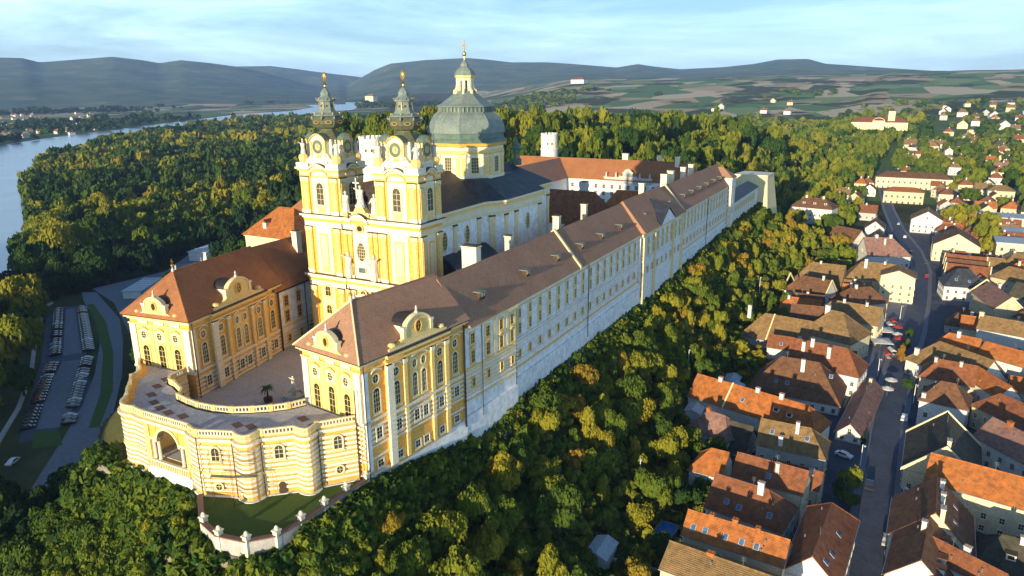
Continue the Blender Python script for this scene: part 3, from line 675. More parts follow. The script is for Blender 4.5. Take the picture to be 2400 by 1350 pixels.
def rdorm(P,x,y,z,s=1):
    m=MB(); F=(x,y,z,1,0,0,-1)
    m.box(F,-.75*s,.75*s,-.5*s,.8*s,-.5*s,.95*s,'wood'); m.box(F,-.62*s,.62*s,.8*s,.84*s,0.1,.8*s,'cream')
    m.box(F,-1.0*s,1.0*s,-1.0*s,1.15*s,.95*s,1.12*s,'cop'); m.box(F,-.12,.12,.82*s,.88*s,0.05,.8*s,'wood'); return m.build('roof_dormer',P)
for x in (-1,19,35.5,50.5,65,80,102,129,148,160,172,184,196,207): rdorm(SW,x,-31.0,ZE+(ZR-ZE)*(3.2/7.7)+.1,1)
# link to the marble hall
b=MB(); A=(-10.6,-32.4); B=(9.05,-33.9); (U,L)=nrm(A,B); F=fr(A,U)
b.prism([A,B,(9.05,-19.5),(-10.6,-19.5)],-12,ZE-.65,'swhite')
b.box(F,0,L,0,.3,5.3,5.8,'yel2'); b.box(F,0,L,0,.5,-12,-4.2,'swhite'); b.box(F,0,L,0,.6,ZE-.8,ZE-.12,'cream')
for z in (.0,.9,1.8,2.7,3.6,4.5): b.box(F,0,L,0,.14,z,z+.5,'white'); b.box(F,0,L,0,.08,z-.2,z,'yel')
b.box(F,0,L,0,.2,-1.3,-.9,'yel2')
for u in (.8,6.2,11.4,16.2,L-.7): b.box(F,u-.45,u+.45,0,.3,5.8,ZE-1,'swhite' if u<7 else 'cream')
for u in (8.8,13.8,18): b.box(F,u-1.0,u+1.0,0,.12,6.2,13.2,'cream')
b.build('link_wall',SW)
for u in (3.5,8.8,13.8,18): win(SW,F,u,6.6,dict(w=1.2,h=2.5,kind='rect',t=.28,frame='yel2',pane='glass',bars=(1,2),hood='yel2'),n=.13); win(SW,F,u,10.6,dict(w=1.2,h=2.1,kind='rect',t=.28,frame='yel2',pane='glass',bars=(1,2)),n=.13); win(SW,F,u,1.5,WL,name='cellar_window',n=.15)
d=MB(); d.tube(fp(F,.2,.7,-6),fp(F,.2,.7,ZE),.12,.12,'gutter',5); d.tube(fp(F,6.3,.5,-6),fp(F,6.3,.5,ZE-.4),.1,.1,'gutter',5); d.split('drain_pipe',SW)
# east end tower bay
b=MB(); b.box(ID,214,222.3,-35.2,-18,-10,18.2,'swhite'); b.box(ID,213.7,222.5,-35.5,-17.8,17.6,18.2,'cream'); b.box(ID,213.98,215.2,-35.3,-35.0,-9,17.6,'cream')
for z in range(-6,17,2): b.box(ID,213.8,214,-35.3,-33.6,z,z+1,'white')
b.add([(213.6,-35.6,18.2),(222.6,-35.6,18.2),(222.6,-17.8,18.2),(213.6,-17.8,18.2),(218,-30,22.5),(218,-23,22.5)],[(0,1,4),(1,2,5,4),(2,3,5),(3,0,4,5)],'aplum'); b.build('end_bay',SW)
for z in (2,7,11): win(SW,fr((214,-35.2),(1,0)),4,z,WU,n=.02)
# lower eastern range
LE=thing('abbey_wing','low eastern continuation of the south wing running to the cream bastion','abbey wing',(250,-28,0))
b=MB(); b.box(ID,222.5,290,-33.6,-24,-14,4.6,'swhite'); b.box(ID,222.5,290,-33.9,-23.8,4.6,5.0,'gutter')
for i in range(12): b.box(ID,226+i*5,227+i*5,-33.75,-33.6,-8,4.2,'cream')
b.build('wall',LE)
r=MB(); r.add([(222.5,-34.2,5),(290,-34.2,5),(290,-23.6,5),(222.5,-23.6,5),(222.5,-28.8,8.2),(286,-28.8,8.2)],[(0,1,5,4),(1,2,5),(2,3,4,5),(3,0,4)],'slate'); r.build('roof',LE)
for i in range(11): win(LE,fr((222.5,-33.6),(1,0)),6.3+i*5,.2,WU,n=.05)
# bastion
BA=thing('bastion','tall plain cream bastion block closing the far end of the abbey hill','bastion',(310,-28,0))
b=MB(); 
lo=[(294.5,-39.5),(320,-41),(322,-17),(294,-14)]; hi=[(299,-36.6),(315,-37.4),(317,-21),(299,-18.5)]
n=4; b.add([(x,y,-18) for x,y in lo]+[(x,y,9.6) for x,y in hi],[(i,(i+1)%n,n+(i+1)%n,n+i) for i in range(n)]+[(4,5,6,7)],'cream'); b.build('wall',BA)
b=MB(); b.prism(offp(hi,.4),9.6,10.0,'white'); b.build('coping',BA)
# =================================================================== other abbey ranges
def rng(name,label,x0,x1,y0,y1,zb,ze,r0,r1,zr,wk,rk,cat='abbey wing'):
    P=thing(name,label,cat,((x0+x1)/2,(y0+y1)/2,0))
    b=MB(); b.box(ID,x0,x1,y0,y1,zb,ze-.5,wk); b.box(ID,x0-.3,x1+.3,y0-.3,y1+.3,ze-.5,ze-.1,'cream'); b.box(ID,x0-.7,x1+.7,y0-.7,y1+.7,ze-.1,ze,'gutter'); b.build('wall',P)
    r=MB(); hiproof(r,x0-.8,x1+.8,y0-.8,y1+.8,ze,r0,r1,zr,rk); r.build('roof',P); return P
# library wing behind the pavilion, up to the north tower and beyond
LW=thing('abbey_wing','grey white library wing with red roof joining the north tower','abbey wing',(0,26,0))
A=(-7.5,20.1); B=(6.5,22.0); (U,L)=nrm(A,B); F=fr(A,U); b=MB()
b.prism([A,B,(40,22),(40,36),(-8.5,35)],-30,ZE-.5,'swhite'); b.box(F,0,L,0,.2,5,5.5,'yel2'); b.box(F,0,L,0,.5,ZE-.6,ZE,'gutter')
for z in (.2,1.1,2.0,2.9,3.8): b.box(F,0,L,0,.14,z,z+.5,'white'); b.box(F,0,L,0,.08,z-.2,z,'yel')
for u in (3.4,8): b.box(F,u-.9,u+.9,0,.1,6,13,'cream')
b.build('wall',LW)
for u in (3.4,8): win(LW,F,u,6.4,dict(w=1.3,h=2.6,kind='rect',t=.2,frame='yel',pane='glass',bars=(1,2)),n=.12); win(LW,F,u,10.2,dict(w=1.3,h=2.4,kind='rect',t=.2,frame='yel',pane='glass',bars=(1,2)),n=.12); win(LW,F,u,1.4,WL,n=.15)
d=MB(); d.tube(fp(F,.2,.5,0),fp(F,.2,.5,ZE),.12,.12,'gutter',5); d.tube(fp(F,10.4,.4,0),fp(F,10.4,.4,ZE),.12,.12,'gutter',5); d.split('drain_pipe',LW)
d=MB(); ps=[(11.6,0)]+[(11.6,2.6)]+[(12.6+1.0*math.cos(a),2.6+1.0*math.sin(a)) for a in [math.pi-math.pi*i/6 for i in range(1,6)]]+[(13.6,2.6),(13.6,0)]; d.fprism(F,ps,.0,.12,'gutter'); d.build('archway',LW)
r=MB(); r.add([(-8.5,19.0,ZE),(6,21,ZE),(40,21,ZE),(40,37,ZE),(-9.5,36.2,ZE),(-8.2,27.3,24.1),(34,29,24.1)],[(0,1,6,5),(1,2,6),(2,3,6),(3,4,5,6),(4,0,5)],'ared'); r.build('roof',LW)
chim(LW,6,25.5,18.5,25.6,1.6,1.6,'white'); 
NB=rng('abbey_wing','orange roofed range with a west hip standing north of the church towers',35,52,56,77,-30,15.2,(43,63),(43,69.5),23.3,'cream','oran')
r=MB(); m=MB(); m.box(ID,36.5,38.2,69,70.4,16,19.2,'white'); m.add([(36.2,68.8,19.2),(38.4,68.8,19.2),(38.4,70.6,19.2),(36.2,70.6,19.2),(36.2,69.7,20.2),(40,69.7,20.2)],[(0,1,5,4),(2,3,4,5),(3,0,4)],'obro'); m.build('roof_dormer',NB)
rng('abbey_wing','long northern range whose ridge shows between the church and the white tower',62,212,74,89,-30,14.8,(70,81.5),(205,81.5),23.8,'swhite','ared')
rng('abbey_wing','northern courtyard range with broad plum tiled slope behind the dome',150,226,46,62,-2,14.6,(158,54),(224,54),23.4,'swhite','aplum')
ER=rng('abbey_wing','eastern courtyard range with pale facade and small central pediment',213,230,-19,84,-2,14.4,(221.5,-14),(221.5,78),23.6,'swhite','ared')
F=fr((213,46),(0,-1)); 
for i in range(15):
    u=3+i*4.2
    for z in (3.0,6.8,10.2): win(ER,F,u,z,dict(w=1.3,h=1.9,kind='rect',t=.25,frame='white',pane='glass',bars=(1,1)),n=.03)
m=MB(); m.box(F,20,44,-2,.35,12.9,15.6,'hw_g'); m.box(F,19.6,44.4,-2,.6,15.6,15.9,'white')
scroll_gable(m,F,32,15.9,9,4,'hw_g'); 
for u in (21,26,38,43): 
    p=fp(F,u,0,0); m.lathe(p[0],p[1],[(.5,15.9),(.6,16.4),(.35,17.2),(.4,17.8),(.1,18.4)],'stone',6)
m.build('pediment',ER)
chim(ER,226,20,17,26,2,3); chim(ER,224,2,18,26,1.6,2); chim(ER,220,-8,18,26,1.6,2)
MR=rng('abbey_wing','brown roofed cross range between the church choir and the eastern courtyard',104,120,-16,34,-2,13.5,(112,-10),(112,28),23.8,'swhite','obro')
chim(MR,114,-5,17,26.5,3.0,2.2,'hw_g','hw_g'); chim(MR,118,20,17,23.5,1.2,1.2,'white')
for i in range(6): chim(MR,106.5+.3*i,30-i*3.0,14,16.4,.8,.8,'stone','gutter')
rng('abbey_wing','small steep roofed range tucked beside the long south wing',84,99,-17.5,-8,-2,13.0,(88,-12.8),(95,-12.8),19.5,'swhite','obro')
rng('abbey_wing','small bright orange roofed cross range in the second court',142,154,-18,-2,-2,13.4,(148,-14),(148,-5),19.6,'cream','oran')
# round towers
def rtower(label,x,y,r,z0,z1):
    T=thing('round_tower',label,'tower',(x,y,z0)); m=MB()
    m.lathe(x,y,[(r*1.06,z0),(r*1.03,z1-9),(r*1.1,z1-8.8),(r*1.1,z1-8.2),(r,z1-8.0),(r,z1-.9)],'hw_w',28); m.build('wall',T)
    m=MB()
    for i in range(14):
        a=2*math.pi*i/14; F=(x+r*math.cos(a),y+r*math.sin(a),0,-math.sin(a),math.cos(a),math.cos(a),math.sin(a)); m.box(F,-r*.14,r*.14,-.5,.12,z1-.95,z1,'hw_w')
    m.build('battlement',T)
    for k in range(3):
        a=math.pi+.25+k*.5; F=(x+r*math.cos(a),y+r*math.sin(a),0,-math.sin(a),math.cos(a),math.cos(a),math.sin(a)); win(T,F,0,z1-6,dict(w=.7,h=1.1,kind='rect',t=.15,frame='white',pane='glass',bars=(0,0)),n=.08)
rtower('round white battlemented tower rising over the orange roof right of the dome',240,69,4.5,-10,34.3)
rtower('cream battlemented tower glimpsed between the two church steeples',110,86,4.6,-30,40.6)

# =================================================================== WEST TERRACE
TZ=5.7; PZ=6.75
def arc3(a,b,bulge,n=5):
    out=[]
    (ux,uy),l=nrm(a,b); nx,ny=uy,-ux
    for i in range(n+1):
        t=i/n; h=math.sin(math.pi*t)*bulge; out.append((a[0]+(b[0]-a[0])*t+nx*h,a[1]+(b[1]-a[1])*t+ny*h))
    return out
def offline(pts,d):
    out=[]
    for i,p in enumerate(pts):
        a=pts[max(i-1,0)]; c=pts[min(i+1,len(pts)-1)]
        (ux,uy),l=nrm(a,c); out.append((p[0]+uy*d,p[1]-ux*d))
    return out
def ribbon(mb,pts,d0,d1,z0,z1,k):
    a=offline(pts,d0); b=offline(pts,d1); n=len(pts)
    vs=[(x,y,z0) for x,y in a]+[(x,y,z0) for x,y in b]+[(x,y,z1) for x,y in a]+[(x,y,z1) for x,y in b]
    fs=[]
    for i in range(n-1): fs+=[(i,i+1,n+i+1,n+i),(2*n+i,3*n+i,3*n+i+1,2*n+i+1),(n+i,n+i+1,3*n+i+1,3*n+i),(i,2*n+i,2*n+i+1,i+1)]
    fs+=[(0,n,3*n,2*n),(n-1,3*n-1,4*n-1,2*n-1)]
    mb.add(vs,fs,k)
# outline walks from the library end to the marble hall end; outward is on the left => use negative d for outward
OUT=[(-37.2,28.5),(-39.3,25.6)]+arc3((-39.3,25.6),(-43.4,22.2),-.9)[1:]+[(-46.0,18.8)]+arc3((-46.0,18.8),(-49.6,14.2),.3)[1:]+arc3((-49.6,14.2),(-52.3,8.6),1.5,8)[1:]+[(-52.6,6.4)]
ARCH0=(-52.6,5.6); ARCH1=(-52.4,-5.6)
OUT2=[(-52.9,-6.6),(-53.3,-8.6)]+[(-50.9,-14.4)]+arc3((-50.9,-14.4),(-48.4,-18.0),1.9,7)[1:]+[(-45.0,-21.8)]+arc3((-45.0,-21.8),(-42.2,-24.2),1.8,7)[1:]+[(-37.4,-28.2)]
# orientation check: travelling from north to south on the west side, outward (west) is to the RIGHT => nx=uy,-ux
def outward(p): return p
TR=thing('terrace_building','curved banded yellow and white terrace front with arch joining both pavilions','terrace',(-50,0,-6))
def zbase(p): return -7.5
allp=OUT+[ARCH0,ARCH1]+OUT2
w=MB()
sgn=-1 if ((OUT[1][1]-OUT[0][1])>0) else 1
for seg in (OUT+[ARCH0],[ARCH1]+OUT2):
    ribbon(w,seg,-1.2,0,-9,TZ+.05,'yel')
    z=-4.1
    while z<4.4:
        ribbon(w,seg,-.05,.26,z,z+.48,'white' if True else 'cream'); z+=.86
    ribbon(w,seg,-.05,.45,-.9,-.45,'yel2'); ribbon(w,seg,-.05,.4,4.75,5.0,'yel2'); ribbon(w,seg,-.05,.6,5.0,5.45,'white')
    ribbon(w,seg,-.05,.6,-22,-4.9,'swhite')
w.build('wall',TR)
# arch segment
FA=fr(ARCH0,(ARCH1[0]-ARCH0[0],ARCH1[1]-ARCH0[1])); LA=math.hypot(ARCH1[0]-ARCH0[0],ARCH1[1]-ARCH0[1]); m=LA/2
a=MB(); r=2.7
a.box(FA,0,m-r-1.7,-1.2,0,-2,TZ,'yel'); a.box(FA,m+r+1.7,LA,-1.2,0,-2,TZ,'yel'); a.box(FA,0,LA,-1.2,.1,-9,-2,'yel'); a.box(FA,0,LA,-.2,.6,-22,-3.4,'swhite')
n=12
for i in range(n):
    a0=math.pi*i/n; a1=math.pi*(i+1)/n
    a.fprism(FA,[(m+r*math.cos(a0),1.6+r*math.sin(a0)),(m+r*math.cos(a0),TZ),(m+r*math.cos(a1),TZ),(m+r*math.cos(a1),1.6+r*math.sin(a1))],-1.2,0,'yel')
    a.fprism(FA,[(m+r*math.cos(a0),1.6+r*math.sin(a0)),(m+(r+.45)*math.cos(a0),1.6+(r+.45)*math.sin(a0)),(m+(r+.45)*math.cos(a1),1.6+(r+.45)*math.sin(a1)),(m+r*math.cos(a1),1.6+r*math.sin(a1))],-1.3,.25,'cream')
for s in (-1,1):
    u=m+s*(r+.1); a.box(FA,min(u,m+s*(r+1.7)),max(u,m+s*(r+1.7)),-1.2,0,2.2,TZ,'yel')
    for q in (.25,1.5):
        p=fp(FA,m+s*(r+q),-.35,0); a.lathe(p[0],p[1],[(.36,-1.9),(.3,-1.6),(.26,1.7),(.38,2.1)],'white',8)
    a.box(FA,min(m+s*r,m+s*(r+1.8)),max(m+s*r,m+s*(r+1.8)),-.9,.2,1.9,2.3,'white')
    b0=m+s*(r+1.75); a.box(FA,min(b0,m+s*LA/2),max(b0,m+s*LA/2),0,.25,-2,4.6,'yel2')
a.box(FA,0,LA,0,.3,4.75,5.0,'yel2'); a.box(FA,0,LA,0,.5,5.0,5.45,'white')
a.box(FA,.6,LA-.6,-.1,.5,-3.4,-3.1,'white'); a.box(FA,.6,LA-.6,-.1,.45,-2.1,-1.85,'white')
for i in range(22):
    u=.9+(LA-1.8)*i/21; a.box(FA,u-.1,u+.1,.1,.35,-3.1,-2.1,'cream')
# vaulted room behind
a.box(FA,-.4,LA+.4,-8,-1.2,-2.2,-1.9,'pave'); a.box(FA,-.6,-.2,-8,-1,-2,TZ-.6,'yel2'); a.box(FA,LA+.2,LA+.6,-8,-1,-2,TZ-.6,'yel2')
a.box(FA,-.4,m-2.2,-8.6,-8,-2,TZ-.6,'cream'); a.box(FA,m+2.2,LA+.4,-8.6,-8,-2,TZ-.6,'cream'); a.box(FA,m-2.2,m+2.2,-8.6,-8,3.6,TZ-.6,'cream')
for s in (-1,1): 
    p=fp(FA,m+s*2.5,-7.6,0); a.lathe(p[0],p[1],[(.4,-1.9),(.33,-1.5),(.3,3.0),(.45,3.5)],'white',8)
a.build('great_arch',TR)
# floor, inner wall
INN=[(-36.2,15.4),(-38.5,15.0)]+arc3((-38.5,15.0),(-41.0,12.2),1.0)[1:]+[(-42.2,9.2)]+arc3((-42.2,9.2),(-44.8,6.0),-.5)[1:]+[(-45.3,3.0),(-45.6,0),(-45.2,-3.6)]+[(-44.2,-6.8)]+[(-42.4,-9.8),(-40.6,-12.2)]+[(-38.6,-14.2),(-36.0,-15.6)]
fl=MB(); 
def strip(mb,A,B,z,k,th=.5):
    n=60
    def res(P):
        L=[0]
        for p,q in zip(P,P[1:]): L.append(L[-1]+math.hypot(q[0]-p[0],q[1]-p[1]))
        out=[]
        for i in range(n+1):
            t=L[-1]*i/n; j=max(j for j in range(len(L)) if L[j]<=t+1e-9); j=min(j,len(P)-2); s=(t-L[j])/(L[j+1]-L[j]); out.append((P[j][0]+(P[j+1][0]-P[j][0])*s,P[j][1]+(P[j+1][1]-P[j][1])*s))
        return out
    a=res(A);b=res(B)
    vs=[(x,y,z) for x,y in a]+[(x,y,z) for x,y in b]+[(x,y,z-th) for x,y in a]+[(x,y,z-th) for x,y in b]; m=n+1
    mb.add(vs,[(i,i+1,m+i+1,m+i) for i in range(n)]+[(2*m+i,3*m+i,3*m+i+1,2*m+i+1) for i in range(n)],k)
    return a,b
outa,inna=strip(fl,allp,INN,TZ,'pave')
fl.build('terrace_floor',TR)
w=MB(); ribbon(w,INN,0,.9,-.2,TZ,'yel2'); 
for z in (.4,1.3,2.2,3.1,4.0): ribbon(w,INN,-.12,.1,z,z+.45,'white')
w.build('inner_wall',TR)
def balus(P,d,name,flip=1):
    mb=MB(); ribbon(mb,P,d-.16,d+.16,TZ+.0,TZ+.28,'cream'); ribbon(mb,P,d-.2,d+.2,PZ-.14,PZ+.12,'cream')
    Q=offline(P,d); acc=0
    for i,(p,q) in enumerate(zip(Q,Q[1:])):
        (ux,uy),l=nrm(p,q); 
        if l<1.3:  # curved pedestals are solid
            ribbon(mb,[p,q],-.15,.15,TZ+.28,PZ-.14,'yel2'); continue
        k=max(1,int(l/.52)); mb.box((p[0],p[1],0,ux,uy,uy,-ux),-.35,.35,-.24,.24,TZ,PZ+.2,'yel2')
        for j in range(1,k): mb.box((p[0]+ux*l*j/k,p[1]+uy*l*j/k,0,ux,uy,uy,-ux),-.1,.1,-.1,.1,TZ+.28,PZ-.14,'white')
    return mb.build(name,TR)
balus(allp,-.1,'balustrade'); balus(INN,.35,'balustrade')
m_=MB()
for (x,y) in [(-46,12.5),(-48,9),(-49,6),(-49.6,3),(-49.4,-.5),(-47.4,-11.5),(-46.8,-14),(-40.6,-19.6),(-41.6,-23.2),(-40,16.5),(-43,15)]:
    m_.box((x,y,0,.3,.95,.95,-.3),-1.1,1.1,-.7,.7,TZ-.02,TZ+.025,'gravelred')
m_.split('floor_grille',TR)
for P0,P1,items in (((-53.3,-8.6),(-50.9,-14.4),1),((-48.4,-18.0),(-45.0,-21.8),1),((-42.2,-24.2),(-37.4,-28.2),1)):
    (U,L)=nrm(P0,P1); F=fr(P0,U)
    win(TR,F,L/2,1.6,dict(w=1.3,h=2.3,kind='arch',t=.3,frame='cream',pane='glass',bars=(1,2)),n=.3)
win(TR,fr((-53.3,-8.6),(2.4,-5.8)),3.1,-3.7,dict(w=1.1,h=1.1,kind='oval',t=.3,frame='cream',pane='glass',bars=(1,1)),name='round_window',n=.3)
win(TR,fr((-42.2,-24.2),(4.8,-4)),3.1,-3.0,dict(w=1.1,h=1.3,kind='oval',t=.3,frame='cream',pane='glass',bars=(1,1)),name='round_window',n=.3)
d=MB(); d.fprism(fr((-48.4,-18.0),(3.4,-3.8)),[(2.0,-4.9),(3.1,-4.9),(3.1,-3.2),(2.8,-2.8),(2.3,-2.8),(2.0,-3.2)],.2,.33,'wood'); d.build('door',TR)
d=MB()
for p in ((-53.35,-8.8),(-50.95,-14.2),(-48.45,-17.9),(-42.2,-24.4)): d.tube((p[0]-.45,p[1]-.35,-6),(p[0]-.45,p[1]-.35,TZ),.09,.09,'gutter',5)
d.tube((-37.9,-28.9,-6),(-37.9,-28.9,TZ+6),.1,.1,'gutter',5)
d.split('drain_pipe',TR)
# scaffold on the front
SC=thing('scaffold','thin dark tubular scaffold standing against the terrace front','scaffold',(-50.6,-19,-5)); s=MB()
P=[(-54.2,-12.4),(-52.9,-15.6),(-50.8,-19.0)]; Q=[(x-.55,y-.4) for x,y in P]
for p in P+Q: s.tube((p[0],p[1],-5.2),(p[0],p[1],4.6),.04,.04,'wood',5)
for z in (-2.5,.2,2.6,4.2):
    for A_ in (P,Q):
        for p,q in zip(A_,A_[1:]): s.tube((*p,z),(*q,z),.035,.035,'wood',5)
for z in (.1,):
    for i in range(2): s.prism([P[i],P[i+1],Q[i+1],Q[i]],z,z+.05,'metal')
s.build('scaffold_frame',SC)
# lawn bastion below the terrace
LAWN=[(-53.2,-7.6),(-54.2,-9.4),(-59.1,-15.9),(-60.4,-20.8),(-59.5,-25.6),(-56.4,-28.5),(-51.8,-28.9),(-47.0,-29.2),(-42.1,-29.4),(-37.6,-29.9),(-37.2,-28.6),(-42,-23.2),(-45.2,-20.6),(-48.6,-16.9)]
g=MB(); g.prism(LAWN,-7.5,-5.0,'grass'); LO=g.build('bastion_lawn'); tag(LO,kind='structure')
WL_=LAWN[1:10]
LWALL=thing('garden_wall','low pale wall with white piers round the small lawn below the terrace','wall',(-55,-25,-8)); w=MB()
ribbon(w,WL_,0,.6,-7.2,-4.3,'wall'); ribbon(w,WL_,-.6,.9,-12,-7.0,'rock'); ribbon(w,WL_,-.1,.8,-4.3,-4.1,'gravelred'); w.build('wall',LWALL)
for i,p in enumerate(WL_[1:9]):
    w=MB(); x,y=p[0]-.2,p[1]-.2; w.box((x,y,0,1,0,0,1),-.42,.42,-.42,.42,-6.8,-3.5,'white'); w.box((x,y,0,1,0,0,1),-.55,.55,-.55,.55,-3.5,-3.3,'white'); w.lathe(x,y,[(.25,-3.3),(.32,-3.0),(.22,-2.75),(.05,-2.6)],'white',8); w.build('pier',LWALL)
# courtyard floor
g=MB(); g.prism([(-44.6,7),(-42,10),(-38,16),(-7,21),(1,21),(1,-19),(-8,-19),(-36,-15),(-40,-12),(-44,-6),(-45,0)],-1,0,'pave'); tag(g.build('courtyard'),kind='structure')
g=MB(); g.prism([(8,-19.6),(100,-19.6),(213,-19.6),(213,46),(62,46),(40,40),(8,36)],-2.2,-1.2,'pave'); tag(g.build('inner_court_paving'),kind='structure')
# fountain and palms
FT_=thing('fountain','small stone fountain with white statue in the shaded terrace courtyard','fountain',(-33.5,-11,0)); s=MB(); fx,fy=-25.5,-2.0
FT_.location=(fx,fy,0)
s.lathe(fx,fy,[(2.1,0),(2.2,.7),(1.9,.75),(1.8,.4),(.5,.4),(.4,1.4),(1.1,1.7),(1.0,1.8),(.3,1.8),(.35,2.2)],'stone',12); s.build('basin',FT_)
s=MB(); statue_mb(s,fx,fy,2.1,2.4,'white'); s.build('statue',FT_)
def palm(x,y,h,label):
    T=thing('palm_tree',label,'palm',(x,y,0)); s=MB(); s.lathe(x,y,[(.8,0),(.9,.9),(.75,.9)],'wood',8); s.build('tub',T)
    s=MB(); s.tube((x,y,.8),(x,y,h),.2,.14,'bark',7); s.build('trunk',T)
    c=MB(); rr=random.Random(int(x*10))
    for i in range(22):
        a=i*2.4; up=rr.uniform(-.2,.9); l=rr.uniform(1.4,1.9); prev=None
        for j in range(5):
            t=j/4; r=l*t; z=h+up*t*1.2-1.1*t*t; p=Vector((x+r*math.cos(a),y+r*math.sin(a),z)); wv=Vector((-math.sin(a),math.cos(a),0))*(.28*(1-t*.8))
            if prev: c.add([tuple(prev[0]-prev[1]),tuple(prev[0]+prev[1]),tuple(p+wv),tuple(p-wv)],[(0,1,2,3)],'palm')
            prev=(p,wv)
    c.build('fronds',T)
M['palm']=pm('palm_frond',(.03,.07,.015),(.06,.09,.02),2,.8)
palm(-29.5,1.0,3.2,'potted palm left of the courtyard fountain'); palm(-24.0,-6.3,3.0,'potted palm right of the courtyard fountain')

# =================================================================== GROUND
CAMP=(-121.7783764882593,-104.48165549404219,59.868509394846164); YAW=0.4998108777110027; PIT=0.27443086899798225; ROL=-0.009748545241245318; FPX=1694.0560700447265
def S(a,b,x): 
    t=np.clip((x-a)/(b-a),0,1); return t*t*(3-2*t)
def rectd(X,Y,x0,x1,y0,y1): 
    dx=np.maximum(np.maximum(x0-X,X-x1),0); dy=np.maximum(np.maximum(y0-Y,Y-y1),0); return np.hypot(dx,dy)
SKYL=[(-900,150),(-500,145),(-200,142),(0,137),(60,138),(100,148),(180,142),(270,135),(340,143),(380,150),(430,143),(500,150),(560,158),(620,170),(700,192),(760,205),(820,200),(850,184),(885,165),(920,151),(1000,143),(1100,138),(1150,142),(1200,148),(1290,148),(1350,152),(1400,156),(1450,160),(1500,152),(1540,158),(1600,164),(1700,159),(1770,152),(1830,141),(1900,140),(1940,151),(2000,155),(2100,162),(2200,168),(2300,176),(2400,170),(2700,160),(3200,165)]
SKY2=[(0,170),(500,170),(560,158),(640,157),(700,164),(760,172),(845,182),(900,190),(3200,195)]
def az_of(px): return math.atan2(-(px-1200)*math.cos(0),FPX*math.cos(PIT)+400*0)+YAW
def prof(tab):
    a=[];e=[]
    for px,py in tab[::-1]:
        az=YAW-math.atan((px-1200)/(FPX*math.cos(PIT)+ (675-py)*math.sin(PIT)))
        hz=200+(1200-px)*.00975-0.0  # horizon row at this column
        dpx=(hz-py); r=math.hypot(px-1200,FPX/math.cos(PIT))
        a.append(az); e.append(dpx*math.cos(PIT)/math.hypot(px-1200,FPX/math.cos(PIT)))
    return np.array(a),np.array(e)
SA,SE=prof(SKYL); SA2,SE2=prof(SKY2)
_rs=np.random.RandomState(3)
_w=[( _rs.uniform(.4,1)*k, _rs.uniform(0,6.28), _rs.uniform(0,6.28), 1/k) for k in (1,1,2,2,4,4,8,8,16,16)]
def fbm(x,y):
    v=0
    for k,p,q,a in _w: v=v+a*np.sin(k*(x*math.cos(q)+y*math.sin(q))*1.0+p+1.3*np.sin(k*.7*(x*math.sin(q)-y*math.cos(q))+q))
    return v/4
def height(X,Y):
    X=np.asarray(X,float);Y=np.asarray(Y,float)
    base=-33-10*S(22,85,Y)-5*S(255,300,Y+np.maximum(0,X-120)*.2)*S(-400,-100,Y)
    base=base-5*S(-60,-200,X)*S(0,60,Y)
    # abbey rock
    dA=np.minimum(rectd(X,Y,-53,300,-33.5,24),rectd(X,Y,20,300,-33.5,88)); dA=np.minimum(dA,rectd(X,Y,-60.5,-37,-29.5,-9)+.6)
    edge=np.where(Y<-20,np.interp(X,[-60,-37,-11,9,50,92,177,220,300],[-7.5,-7,-11,-7,-6.5,-7,-4.5,-3,-4]),-6.6)
    west=S(-30,-60,X); 
    k=np.clip(dA/np.where(Y<-33,26+2*S(-20,60,X)+10*S(150,300,X),34-13*west),0,1)
    hill=edge+(base-edge)*np.where(Y<-33,k**.72,k**.85)
    drop=np.where(((X<-50)&(Y>-7))|((Y>24)&(X<20)),3.5*S(.3,2.0,dA),0)
    hill=np.where(dA<=0.2,np.minimum(edge,-7.0),np.maximum(hill-drop*(k<1),base)); 
    # park hill east of the abbey
    top=6+0*X-14*S(450,900,X)
    dB=rectd(X,Y,330,700,55,300); kB=S(0,95,dB); park=top+(base-top)*kB
    h=np.maximum(hill,park)
    # far country
    dx=X-CAMP[0];dy=Y-CAMP[1]; r=np.hypot(dx,dy); az=np.arctan2(dy,dx)
    e=np.interp(az,SA,SE); e2=np.interp(az,SA2,SE2)
    right=S(YAW+.10,YAW-.12,az)
    nz=fbm(X/900,Y/900)
    # rolling fields on the right
    fl=right*(S(1200,4800,r)*(138+10*nz)+ S(1500,2600,r)*5*fbm(X/300,Y/300))
    h=h+fl
    D=np.where(az>YAW+.22,8600,8800)
    foot=np.where(az>YAW+.22,4700,5200)
    ridge=CAMP[2]+e*D
    t=np.clip((r-foot)/(D-foot),0,1); up=t**1.25*(1-.16*np.sin(math.pi*t)*(1+nz))
    hh=h+(ridge-h)*up+ (np.sin(math.pi*t)**.7*(34*fbm(X/420,Y/420)+15*fbm(X/150,Y/150)))
    h=np.where(r>foot,np.where(r<D,hh,ridge-(r-D)*.08),h)
    r2=11200; h=np.where(r>9000,np.maximum(h,(CAMP[2]+e2*r2)*S(9000,r2,r)*(1-S(r2,12800,r))),h)
    return h
